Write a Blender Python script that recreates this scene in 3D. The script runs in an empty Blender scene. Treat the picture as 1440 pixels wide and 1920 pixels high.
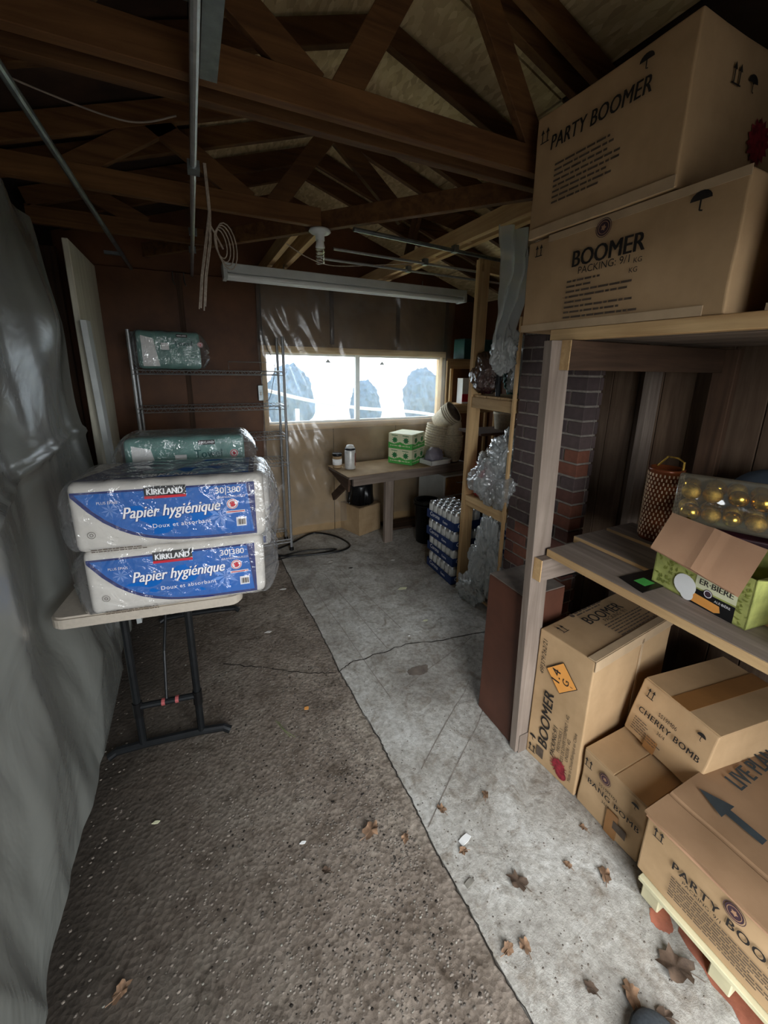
import bpy, bmesh, math, random
from mathutils import Vector, Matrix, noise
random.seed(7)
C = bpy.context.scene.collection
R = math.radians
# ------------------------------------------------------------------ camera, sky, exposure
F, CX, CY = 760.0, 730.0, 879.0                       # focal length and principal point in 1440x1920 pixels
cam = bpy.data.cameras.new('camera'); cam.sensor_fit = 'VERTICAL'; cam.sensor_height = 36.0; cam.sensor_width = 27.0
cam.lens = F/1920*36.0
cam.shift_x = (720-CX)/1920; cam.shift_y = (CY-960)/1920
cam.clip_start = .02
camo = bpy.data.objects.new('camera', cam); C.objects.link(camo)
yaw, tilt, roll = .44927, .24605, .01828
fw = Vector((math.sin(yaw)*math.cos(tilt), math.cos(yaw)*math.cos(tilt), -math.sin(tilt)))
rt = Vector((math.cos(yaw), -math.sin(yaw), 0)); up = rt.cross(fw)
rt2 = rt*math.cos(roll)+up*math.sin(roll); up2 = up*math.cos(roll)-rt*math.sin(roll)
m = Matrix((rt2, up2, -fw)).transposed().to_4x4(); m.translation = (0, 0, 1.7); camo.matrix_world = m
bpy.context.scene.camera = camo
w = bpy.data.worlds.new('sky'); bpy.context.scene.world = w; w.use_nodes = True
bg = w.node_tree.nodes['Background']; bg.inputs[0].default_value = (.93, .97, 1.0, 1); bg.inputs[1].default_value = 6.0
def portal(name, loc, rot, sx, sy):
    l = bpy.data.lights.new(name, 'AREA'); l.shape = 'RECTANGLE'; l.size = sx; l.size_y = sy
    l.cycles.is_portal = True
    o = bpy.data.objects.new(name, l); C.objects.link(o); o.location = loc; o.rotation_euler = rot
DOOR = (.0, 1.22, 0.0, 1.98)          # open doorway behind the camera: x0,x1,z0,z1
BY = -.75                               # plane of the wall behind the camera
portal('doorway_portal', ((DOOR[0]+DOOR[1])/2, BY-.02, (DOOR[2]+DOOR[3])/2), (R(90), 0, 0), DOOR[1]-DOOR[0], DOOR[3]-DOOR[2])
portal('window_portal', (1.55, 3.99, 1.48), (R(-90), 0, 0), 1.98, .7)
vs = bpy.context.scene.view_settings
bpy.context.scene.display_settings.display_device = 'sRGB'
vs.view_transform = 'Standard'; vs.look = 'None'; vs.gamma = 1; vs.use_curve_mapping = False
vs.exposure = 1.2
# ------------------------------------------------------------------ materials
MATS = {}
def newmat(name):
    m = bpy.data.materials.new(name); m.use_nodes = True; MATS[name] = m
    nt = m.node_tree; b = nt.nodes['Principled BSDF']
    return m, nt, b
def N(nt, t, **k):
    n = nt.nodes.new(t)
    for a, v in k.items():
        if a in n.inputs.keys(): n.inputs[a].default_value = v
        else: setattr(n, a, v)
    return n
def srgb(c):
    if isinstance(c, str): c = [int(c[i:i+2], 16)/255 for i in (0, 2, 4)]
    return tuple((x/12.92 if x <= .04045 else ((x+.055)/1.055)**2.4) for x in c)+(1,)
def ramp(nt, fac, stops):
    r = nt.nodes.new('ShaderNodeValToRGB'); e = r.color_ramp.elements
    while len(e) < len(stops): e.new(.5)
    for i, (p, c) in enumerate(stops): e[i].position = p; e[i].color = srgb(c) if isinstance(c, str) else c
    nt.links.new(fac, r.inputs[0]); return r.outputs[0]
def coords(nt, scale, kind='Object'):
    t = nt.nodes.new('ShaderNodeTexCoord'); mp = nt.nodes.new('ShaderNodeMapping'); mp.inputs['Scale'].default_value = scale
    nt.links.new(t.outputs[kind], mp.inputs[0]); return mp.outputs[0]
def noi(nt, v, scale, detail=4, rough=.55, dist=0):
    n = nt.nodes.new('ShaderNodeTexNoise'); n.inputs['Scale'].default_value = scale; n.inputs['Detail'].default_value = detail
    n.inputs['Roughness'].default_value = rough; n.inputs['Distortion'].default_value = dist
    nt.links.new(v, n.inputs['Vector']); return n.outputs['Fac']
def mixc(nt, f, a, b, mode='MIX'):
    n = nt.nodes.new('ShaderNodeMix'); n.data_type = 'RGBA'; n.blend_type = mode
    if isinstance(f, (int, float)): n.inputs[0].default_value = f
    else: nt.links.new(f, n.inputs[0])
    for s, x in ((6, a), (7, b)):
        if isinstance(x, tuple): n.inputs[s].default_value = x
        else: nt.links.new(x, n.inputs[s])
    return n.outputs[2]
def bump(nt, b, h, strength=.3, dist=.004):
    n = nt.nodes.new('ShaderNodeBump'); n.inputs['Strength'].default_value = strength; n.inputs['Distance'].default_value = dist
    nt.links.new(h, n.inputs['Height']); nt.links.new(n.outputs[0], b.inputs['Normal'])
def plain(name, col, rough=.7, metal=0, var=.12, vs_=12, bmp=.15, spec=.4):
    m, nt, b = newmat(name); c = srgb(col)
    v = coords(nt, (1, 1, 1)); n = noi(nt, v, vs_, 5, .6)
    d = tuple(x*(1-var*2) for x in c[:3])+(1,); l = tuple(min(1, x*(1+var)) for x in c[:3])+(1,)
    nt.links.new(ramp(nt, n, [(.3, d), (.7, l)]), b.inputs['Base Color'])
    b.inputs['Roughness'].default_value = rough; b.inputs['Metallic'].default_value = metal
    b.inputs['Specular IOR Level'].default_value = spec
    if bmp: bump(nt, b, noi(nt, v, vs_*6, 3), bmp, .002)
    return m
def wood(name, dark, light, axis, rough=.8, grey=None):
    m, nt, b = newmat(name); s = [26, 26, 26]; s['xyz'.index(axis)] = 1.6
    oi = nt.nodes.new('ShaderNodeObjectInfo')
    t = nt.nodes.new('ShaderNodeTexCoord'); ad = nt.nodes.new('ShaderNodeVectorMath'); ad.operation = 'ADD'
    mu = nt.nodes.new('ShaderNodeMath'); mu.operation = 'MULTIPLY'; mu.inputs[1].default_value = 13
    nt.links.new(oi.outputs['Random'], mu.inputs[0]); nt.links.new(mu.outputs[0], ad.inputs[1]); nt.links.new(t.outputs['Object'], ad.inputs[0])
    mp = nt.nodes.new('ShaderNodeMapping'); mp.inputs['Scale'].default_value = s; nt.links.new(ad.outputs[0], mp.inputs[0])
    n = noi(nt, mp.outputs[0], 1.0, 6, .62, .6)
    c = ramp(nt, n, [(.28, dark), (.72, light)])
    n2 = noi(nt, t.outputs['Object'], 3.5, 4)
    c = mixc(nt, ramp(nt, n2, [(.35, (0, 0, 0, 1)), (.75, (.55, .55, .55, 1))]), c, srgb(grey or dark))
    hs = nt.nodes.new('ShaderNodeHueSaturation'); mr = nt.nodes.new('ShaderNodeMapRange'); mr.inputs[3].default_value = .78; mr.inputs[4].default_value = 1.18
    nt.links.new(oi.outputs['Random'], mr.inputs[0]); nt.links.new(mr.outputs[0], hs.inputs['Value']); nt.links.new(c, hs.inputs['Color'])
    nt.links.new(hs.outputs[0], b.inputs['Base Color']); b.inputs['Roughness'].default_value = rough
    b.inputs['Specular IOR Level'].default_value = .25
    bump(nt, b, n, .25, .002); return m
for ax in 'xyz':
    wood('pine_'+ax, 'a8845a', 'd8b888', ax)
    wood('greywood_'+ax, '6a5c52', '9a8c80', ax)
    wood('truss_'+ax, '422816', '72502e', ax)
    wood('darkwood_'+ax, '36281e', '624a3a', ax)
wood('aged_z', '584436', '86705c', 'z'); wood('paleboard', 'b0aa98', 'd0ccba', 'z')
def osb():
    m, nt, b = newmat('osb'); v = coords(nt, (1, 1, 1))
    vo = nt.nodes.new('ShaderNodeTexVoronoi'); vo.inputs['Scale'].default_value = 55; vo.inputs['Randomness'].default_value = 1
    mp = nt.nodes.new('ShaderNodeMapping'); mp.inputs['Scale'].default_value = (1, .35, .35); nt.links.new(v, mp.inputs[0]); nt.links.new(mp.outputs[0], vo.inputs['Vector'])
    c = ramp(nt, vo.outputs['Color'], [(.0, 'ac9470'), (.5, 'c8b084'), (1, 'dfcca0')])
    nt.links.new(c, b.inputs['Base Color']); b.inputs['Roughness'].default_value = .85
    bump(nt, b, vo.outputs['Distance'], .3, .003)
osb()
def cardboard(name, a, bb, rough=.8):
    m, nt, b = newmat(name); v = coords(nt, (1, 1, 1))
    n = noi(nt, v, 4, 6, .6); c = ramp(nt, n, [(.3, a), (.7, bb)])
    nt.links.new(c, b.inputs['Base Color']); b.inputs['Roughness'].default_value = rough; b.inputs['Specular IOR Level'].default_value = .3
    wv = nt.nodes.new('ShaderNodeTexWave'); wv.inputs['Scale'].default_value = 45; wv.inputs['Distortion'].default_value = 1; nt.links.new(v, wv.inputs[0])
    bump(nt, b, wv.outputs['Fac'], .06, .001)
cardboard('cardboard', 'a68864', 'c0a07a'); cardboard('cardboard_dark', '86684c', '9c7c5e'); cardboard('cardboard_pink', 'a07a5e', 'b08a6c'); cardboard('cardboard_old','8a7050','b39a78')
plain('tape', 'c2a888', .35, 0, .1, 8, .1, .5); plain('tape_brown', '94683c', .3, 0, .1, 8, .1, .6)
plain('ink', '26211e', .7, 0, .25, 30, 0); plain('ink_grey', '5a4c40', .75, 0, .2, 40, 0); plain('ink_red', '8c2530', .7, 0, .35, 60, 0)
plain('ink_purple', '46303a', .7, 0, .2, 40, 0); plain('label_orange', 'e8a050', .6, 0, .04, 10, 0)
plain('ink_slate', '343c40', .7, 0, .15, 20, 0)
def film(name, clear, col, rough=.12, bs=9, bst=.5, white=.3, tint=(1,1,1,1), edge=.5, ior=1.6):
    m, nt, b = newmat(name); out = nt.nodes['Material Output']; v = coords(nt, (1, 1, 1)); nt.nodes.remove(b)
    tr = N(nt, 'ShaderNodeBsdfTransparent'); tr.inputs[0].default_value = tint
    df = N(nt, 'ShaderNodeBsdfDiffuse'); df.inputs[0].default_value = srgb(col)
    tl = N(nt, 'ShaderNodeBsdfTranslucent'); tl.inputs[0].default_value = srgb(col)
    gl = N(nt, 'ShaderNodeBsdfGlossy'); gl.inputs['Roughness'].default_value = rough
    m1 = N(nt, 'ShaderNodeMixShader'); m1.inputs[0].default_value = white; nt.links.new(df.outputs[0], m1.inputs[1]); nt.links.new(tl.outputs[0], m1.inputs[2])
    m2 = N(nt, 'ShaderNodeMixShader'); lw = N(nt, 'ShaderNodeLayerWeight'); lw.inputs[0].default_value = .35
    mr = N(nt, 'ShaderNodeMapRange'); mr.inputs[3].default_value = clear; mr.inputs[4].default_value = clear*edge
    nt.links.new(lw.outputs['Facing'], mr.inputs[0]); nt.links.new(mr.outputs[0], m2.inputs[0]); nt.links.new(m1.outputs[0], m2.inputs[1]); nt.links.new(tr.outputs[0], m2.inputs[2])
    m3 = N(nt, 'ShaderNodeMixShader'); fr = N(nt, 'ShaderNodeLayerWeight'); fr.inputs[0].default_value = .5; pw = N(nt, 'ShaderNodeMath', operation='POWER'); pw.inputs[1].default_value = 4.5; nt.links.new(fr.outputs['Facing'], pw.inputs[0]); fm = N(nt, 'ShaderNodeMapRange'); fm.inputs[3].default_value = 2*((ior-1)/(ior+1))**2; fm.inputs[4].default_value = .9; nt.links.new(pw.outputs[0], fm.inputs[0])
    nt.links.new(fm.outputs[0], m3.inputs[0]); nt.links.new(m2.outputs[0], m3.inputs[1]); nt.links.new(gl.outputs[0], m3.inputs[2])
    nt.links.new(m3.outputs[0], out.inputs['Surface'])
    if bst:
        bn = N(nt, 'ShaderNodeBump'); bn.inputs['Strength'].default_value = bst; bn.inputs['Distance'].default_value = .03
        nt.links.new(noi(nt, v, bs, 4, .55, 1.0), bn.inputs['Height'])
        for q in (gl, fr, df): nt.links.new(bn.outputs[0], q.inputs['Normal'])
film('film_wall', .22, '8a8c86', .26, 2.5, .4, .08, ior=1.6)
film('film_window', .82, 'cfd0cc', .2, 4, .2, .6, edge=.8, ior=1.42)
film('film_wrap', .97, 'e8eaee', .07, 12, .8, .1, edge=.8)
film('film_bag', .62, 'dfe4e4', .08, 10, .8, .3, edge=.5, ior=1.8)
film('film_milky', .4, 'dfe4e4', .12, 6, .5, .3, edge=.5, ior=1.7)
film('film_bag_purple', .5, 'b8b0c8', .15, 14, .9, .45)
film('film_brown', .4, '6a4c44', .2, 14, .7, .3)
film('film_tube', .95, 'd8d0b8', .05, 3, .05, .1, edge=.5)
film('window_glass', .95, 'd8e0e4', .05, 2, .0, .1, (.74, .77, .80, 1))
def concrete(name, cs, peb, bstr, dirt, dirtamt):
    m, nt, b = newmat(name); v = coords(nt, (1, 1, 1))
    n1 = noi(nt, v, 2.2, 10, .72, .4); n2 = noi(nt, v, 42, 6, .75); n3 = noi(nt, v, 11, 8, .7, .8); vo = nt.nodes.new('ShaderNodeTexVoronoi'); vo.inputs['Scale'].default_value = 60; nt.links.new(v, vo.inputs['Vector'])
    c = ramp(nt, n1, [(.34, cs[0]), (.5, cs[1]), (.66, cs[2])])
    c = mixc(nt, ramp(nt, n3, [(.5, (0, 0, 0, 1)), (.68, (dirtamt,)*3+(1,))]), c, srgb(dirt))
    c = mixc(nt, .6, c, ramp(nt, n2, [(.36, (.42, .4, .37, 1)), (.6, (1, 1, 1, 1))]), 'MULTIPLY')
    if peb: c = mixc(nt, .4, c, ramp(nt, vo.outputs['Color'], [(.2, (.5, .45, .42, 1)), (.8, (1, .97, .94, 1))]), 'MULTIPLY')
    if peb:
        sx = N(nt, 'ShaderNodeSeparateXYZ'); nt.links.new(v, sx.inputs[0]); g_ = N(nt, 'ShaderNodeMapRange'); g_.inputs[1].default_value = .35; g_.inputs[2].default_value = -.55; g_.inputs[4].default_value = 1.0  # dirt and shade toward the left wall, both put into the colour
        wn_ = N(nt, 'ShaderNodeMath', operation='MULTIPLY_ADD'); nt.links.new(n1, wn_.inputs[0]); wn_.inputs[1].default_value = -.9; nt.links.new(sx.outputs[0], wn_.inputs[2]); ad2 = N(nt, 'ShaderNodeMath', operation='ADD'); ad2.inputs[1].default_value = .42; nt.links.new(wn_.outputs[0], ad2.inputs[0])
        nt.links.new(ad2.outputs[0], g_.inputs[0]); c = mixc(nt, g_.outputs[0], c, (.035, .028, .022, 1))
    nt.links.new(c, b.inputs['Base Color']); b.inputs['Roughness'].default_value = .9; b.inputs['Specular IOR Level'].default_value = .2
    ad = nt.nodes.new('ShaderNodeMath'); ad.operation = 'ADD'; nt.links.new(n2, ad.inputs[0]); nt.links.new(vo.outputs['Distance'] if peb else n3, ad.inputs[1])
    bump(nt, b, ad.outputs[0], bstr, .006)
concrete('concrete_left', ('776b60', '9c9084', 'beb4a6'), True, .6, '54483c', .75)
concrete('concrete_right', ('98928a', 'c0bcb4', 'e0dfda'), False, .7, '857868', .7)
plain('pebble', '7c7268', .8, 0, .4, 25, .1); plain('pebble_pale', '9a958a', .8, 0, .3, 25, .1); plain('soil', '241e18', .95)
plain('red_paint', 'a86650', .8, 0, .25, 14, .3)
m, nt, b = newmat('brick'); oi = nt.nodes.new('ShaderNodeObjectInfo'); c = ramp(nt, oi.outputs['Random'], [(0, '5a3c36'), (.5, '85523e'), (1, '6c4640')])
v = coords(nt, (1, 1, 1)); c = mixc(nt, .5, c, ramp(nt, noi(nt, v, 30, 5), [(.3, (.45, .45, .45, 1)), (.7, (1, 1, 1, 1))]), 'MULTIPLY'); nt.links.new(c, b.inputs['Base Color']); b.inputs['Roughness'].default_value = .9; bump(nt, b, noi(nt, v, 60, 4), .5, .004)
m, nt, b = newmat('brick_sooty'); oi = nt.nodes.new('ShaderNodeObjectInfo'); c = ramp(nt, oi.outputs['Random'], [(0, '4a3f40'), (.5, '5e4e4c'), (1, '524444')])
v = coords(nt, (1, 1, 1)); c = mixc(nt, .5, c, ramp(nt, noi(nt, v, 30, 5), [(.3, (.45, .45, .45, 1)), (.7, (1, 1, 1, 1))]), 'MULTIPLY'); nt.links.new(c, b.inputs['Base Color']); b.inputs['Roughness'].default_value = .9; bump(nt, b, noi(nt, v, 60, 4), .5, .004)
plain('mortar', '8e857c', .95, 0, .2, 30, .4)
plain('black_metal', '1c1e20', .4, .3, .2, 12, .05); plain('black_plastic', '101011', .35, 0, .2, 9, .1); plain('black_cloth', '0c0b0c', .8)
plain('steel', 'b8babc', .35, .75, .1, 30, .05); plain('galv', '8e9698', .4, .9, .15, 20, .05); plain('tube_white', 'e6e8e6', .3, 0, .03, 5, 0)
plain('white_enamel', 'c8ccca', .4, 0, .06, 8, .03); plain('table_plastic', 'b8aea0', .6, 0, .05, 60, .2)
plain('white_plastic', 'dcdcd8', .5, 0, .04, 10, .05); plain('rope', 'b8aa9c', .9, 0, .2, 60, .2); plain('paper', 'f0f0ee', .8, 0, .02, 10, 0)
plain('tissue', 'ddd8d0', .8, 0, .05, 14, .2); plain('blue', '0064bc', .45, 0, .06, 6, .03); plain('navy', '16276e', .45, 0, .06, 6, .03); plain('lightblue', '6a94d8', .45, 0, .06, 6, .03)
plain('teal', '6f9c94', .5, 0, .15, 7, .05); plain('teal_dark', '2a5c5a', .5, 0, .1, 7, .05); plain('print_white', 'f2f2f4', .5, 0, .02, 5, 0); plain('print_red', 'c82838', .5, 0, .05, 8, 0); plain('print_black', '141416', .5, 0, .05, 8, 0); plain('skin_baby', 'b89080', .6)
plain('green', '4fae50', .55, 0, .1, 20, 0); plain('green_dark', '2c7a46', .55, 0, .1, 20, 0); plain('cream', 'dcdcb8', .6, 0, .05, 10, 0); plain('lime', 'b4b86a', .6, 0, .2, 18, .1); plain('lime_dark', '868c40', .6, 0, .2, 30, 0)
plain('fibre', 'dccfb6', .95, 0, .12, 50, .6); plain('fibre_dark', '6a5c50', .95, 0, .2, 50, .5); plain('can_silver', 'c8cacc', .28, .9, .1, 20, .05); plain('can_white', 'd8d8d4', .4, .2, .1, 30, 0)
plain('can_navy', '1c3566', .5, 0, .1, 12, 0); plain('gold', 'd8b048', .22, 1, .1, 30, .05); plain('gold_rough', 'd0a850', .45, 1, .3, 90, .8); plain('maroon', '3a1420', .5, 0, .3, 10, .2); plain('copper_glass', '7a4024', .25, .2, .15, 30, .1)
plain('bead_pale', 'e8d0b0', .3, .3, .1, 30, 0); plain('leather_brown', '5c382a', .55, 0, .15, 5, .1); plain('dusty', '7a6e64', .95, 0, .2, 12, .2)
plain('leaf', '94745a', .8, 0, .35, 25, .3); plain('leaf_dark', '5c4a3c', .85, 0, .3, 25, .3); plain('grass', '7c8458', .8); plain('shoe', '5c646c', .9, 0, .15, 120, .5)
plain('tin_red', 'a04038', .4, 0, .2, 20, 0); plain('drawer_wood', '8a6438', .5, 0, .2, 12, .1); plain('orange_red', 'a05050', .5)
plain('plywood_lit_mid', '7c6248', .6, 0, .2, 2.5, .05); plain('plywood_lit_tan', 'a0845e', .6, 0, .2, 2.5, .05); plain('pale_pine', 'd0c8a4', .8, 0, .12, 6, .2); plain('asphalt', '54524e', .95, 0, .1, 2, .2); plain('foliage_blue', '40586c', .9, 0, .3, 14, .5); plain('lawn', 'a8b070', .95, 0, .2, 4, .3); plain('gravel', 'd8dad8', .95, 0, .05, 3, .2)
plain('plywood_dark', '643e22', .6, 0, .25, 2.5, .05); plain('roof_dark', '241a14', .9); plain('roof_boards_shaded', '3a281c', .9, 0, .3, 6); plain('bluecloth', '48525e', .85, 0, .2, 8, .3)
M = MATS
# ------------------------------------------------------------------ mesh helpers
class MB:
    def __init__(s): s.b = bmesh.new()
    def box(s, x0, x1, y0, y1, z0, z1, bev=0, mat=None):
        r = bmesh.ops.create_cube(s.b, size=1)['verts']
        T = Matrix.Translation(((x0+x1)/2, (y0+y1)/2, (z0+z1)/2)) @ Matrix.Diagonal((abs(x1-x0), abs(y1-y0), abs(z1-z0), 1))
        if mat is not None: T = mat @ T
        bmesh.ops.transform(s.b, matrix=T, verts=r)
        if bev: bmesh.ops.bevel(s.b, geom=list({e for v in r for e in v.link_edges}), offset=bev, segments=1 if bev < .006 else 3, affect='EDGES', profile=.5)
        return s
    def beam(s, p0, p1, w, h, up=(0, 0, 1), bev=.002):
        p0, p1 = Vector(p0), Vector(p1); d = p1-p0; L = d.length; d.normalize(); u = Vector(up); sd = d.cross(u).normalized(); u = sd.cross(d)
        T = Matrix((sd, d, u)).transposed().to_4x4(); T.translation = (p0+p1)/2
        return s.box(-w/2, w/2, -L/2, L/2, -h/2, h/2, bev, T)
    def tube(s, pts, r, n=8, cap=True):
        pts = [Vector(p) for p in pts]; rings = []; pu = None
        for i, p in enumerate(pts):
            d = (pts[min(i+1, len(pts)-1)]-pts[max(i-1, 0)]).normalized()
            a = pu if pu is not None else (Vector((0, 0, 1)) if abs(d.z) < .9 else Vector((1, 0, 0)))
            sd = d.cross(a).normalized(); a = sd.cross(d).normalized(); pu = a; rr = r[i] if isinstance(r, (list, tuple)) else r
            rings.append([s.b.verts.new(p+(sd*math.cos(t*2*math.pi/n)+a*math.sin(t*2*math.pi/n))*rr) for t in range(n)])
        for A, B in zip(rings, rings[1:]):
            for k in range(n): s.b.faces.new((A[k], B[k], B[(k+1) % n], A[(k+1) % n]))
        if cap: s.b.faces.new(rings[0]); s.b.faces.new(rings[-1][::-1])
        return s
    def lathe(s, prof, n=20, c=(0, 0, 0), T=None):
        rings = []
        for r, z in prof:
            ring = []
            for k in range(n):
                p = Vector((r*math.cos(k*2*math.pi/n), r*math.sin(k*2*math.pi/n), z))
                p = (T @ p) if T is not None else p
                ring.append(s.b.verts.new(p+Vector(c)))
            rings.append(ring)
        for A, B in zip(rings, rings[1:]):
            for k in range(n): s.b.faces.new((A[k], A[(k+1) % n], B[(k+1) % n], B[k]))
        if prof[0][0] > 1e-4: s.b.faces.new(rings[0][::-1])
        if prof[-1][0] > 1e-4: s.b.faces.new(rings[-1])
        return s
    def poly(s, pts, h=0, axis=(0, 0, 1)):
        vs_ = [s.b.verts.new(p) for p in pts]; f = s.b.faces.new(vs_)
        if h:
            r = bmesh.ops.extrude_face_region(s.b, geom=[f]); bmesh.ops.translate(s.b, vec=Vector(axis)*h, verts=[v for v in r['geom'] if isinstance(v, bmesh.types.BMVert)])
        return s
    def ball(s, c, r, sub=2, sc=(1, 1, 1)):
        v = bmesh.ops.create_icosphere(s.b, subdivisions=sub, radius=r)['verts']
        bmesh.ops.transform(s.b, matrix=Matrix.Translation(c) @ Matrix.Diagonal((*sc, 1)), verts=v); return s
    def grid(s, nu, nv, f):
        g = [[s.b.verts.new(f(i/nu, j/nv)) for j in range(nv+1)] for i in range(nu+1)]
        for i in range(nu):
            for j in range(nv): s.b.faces.new((g[i][j], g[i+1][j], g[i+1][j+1], g[i][j+1]))
        return s
    def build(s, name, mat, parent=None, smooth=False, world=True, label=None):
        bmesh.ops.recalc_face_normals(s.b, faces=s.b.faces)
        me = bpy.data.meshes.new(name)
        if parent is not None and world: bmesh.ops.translate(s.b, vec=-PW(parent), verts=s.b.verts)
        s.b.to_mesh(me); s.b.free()
        if smooth: me.shade_smooth()
        me.materials.append(MATS[mat]); o = bpy.data.objects.new(name, me); C.objects.link(o)
        if parent is not None: o.parent = parent
        if label: o['label'] = label
        return o
def PW(o):
    v = Vector((0, 0, 0))
    while o is not None: v = v+o.location; o = o.parent
    return v
def smooth(P, n=8):
    P = [Vector(p) for p in P]; out = []
    for i in range(len(P)-1):
        a, b_, c, d = P[max(i-1, 0)], P[i], P[i+1], P[min(i+2, len(P)-1)]
        for k in range(n):
            t = k/n; out.append(.5*((2*b_)+(c-a)*t+(2*a-5*b_+4*c-d)*t*t+(3*b_-a-3*c+d)*t**3))
    return out+[P[-1]]
def thing(name, label, cat, loc=(0, 0, 0), rot=(0, 0, 0), group=None):
    o = bpy.data.objects.new(name, None); C.objects.link(o); o.location = loc; o.rotation_euler = rot; o.empty_display_size = .1
    o['label'] = label; o['category'] = cat
    if group: o['group'] = group
    return o
def tag(o, label, cat, group=None):
    o['label'] = label; o['category'] = cat
    if group: o['group'] = group
    return o
def struct(o): o['kind'] = 'structure'; return o
def copy_tree(o, parent=None):
    c = o.copy(); C.objects.link(c); c.parent = parent
    for ch in [x for x in bpy.data.objects if x.parent == o]: copy_tree(ch, c)
    return c
_tc = {}
def textmesh(s, size, bold=0, shear=0, align='LEFT', spacing=1.0):
    k = (s, size, bold, shear, align, spacing)
    if k in _tc: return _tc[k]
    cu = bpy.data.curves.new('t', 'FONT'); cu.body = s; cu.size = size; cu.offset = bold; cu.shear = shear; cu.align_x = align; cu.resolution_u = 3; cu.space_character = spacing
    o = bpy.data.objects.new('t', cu); C.objects.link(o); me = bpy.data.meshes.new_from_object(o.evaluated_get(bpy.context.evaluated_depsgraph_get()))
    C.objects.unlink(o); bpy.data.objects.remove(o); bpy.data.curves.remove(cu)
    r = ([v.co.copy() for v in me.vertices], [tuple(p.vertices) for p in me.polygons]); bpy.data.meshes.remove(me); _tc[k] = r; return r
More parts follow.
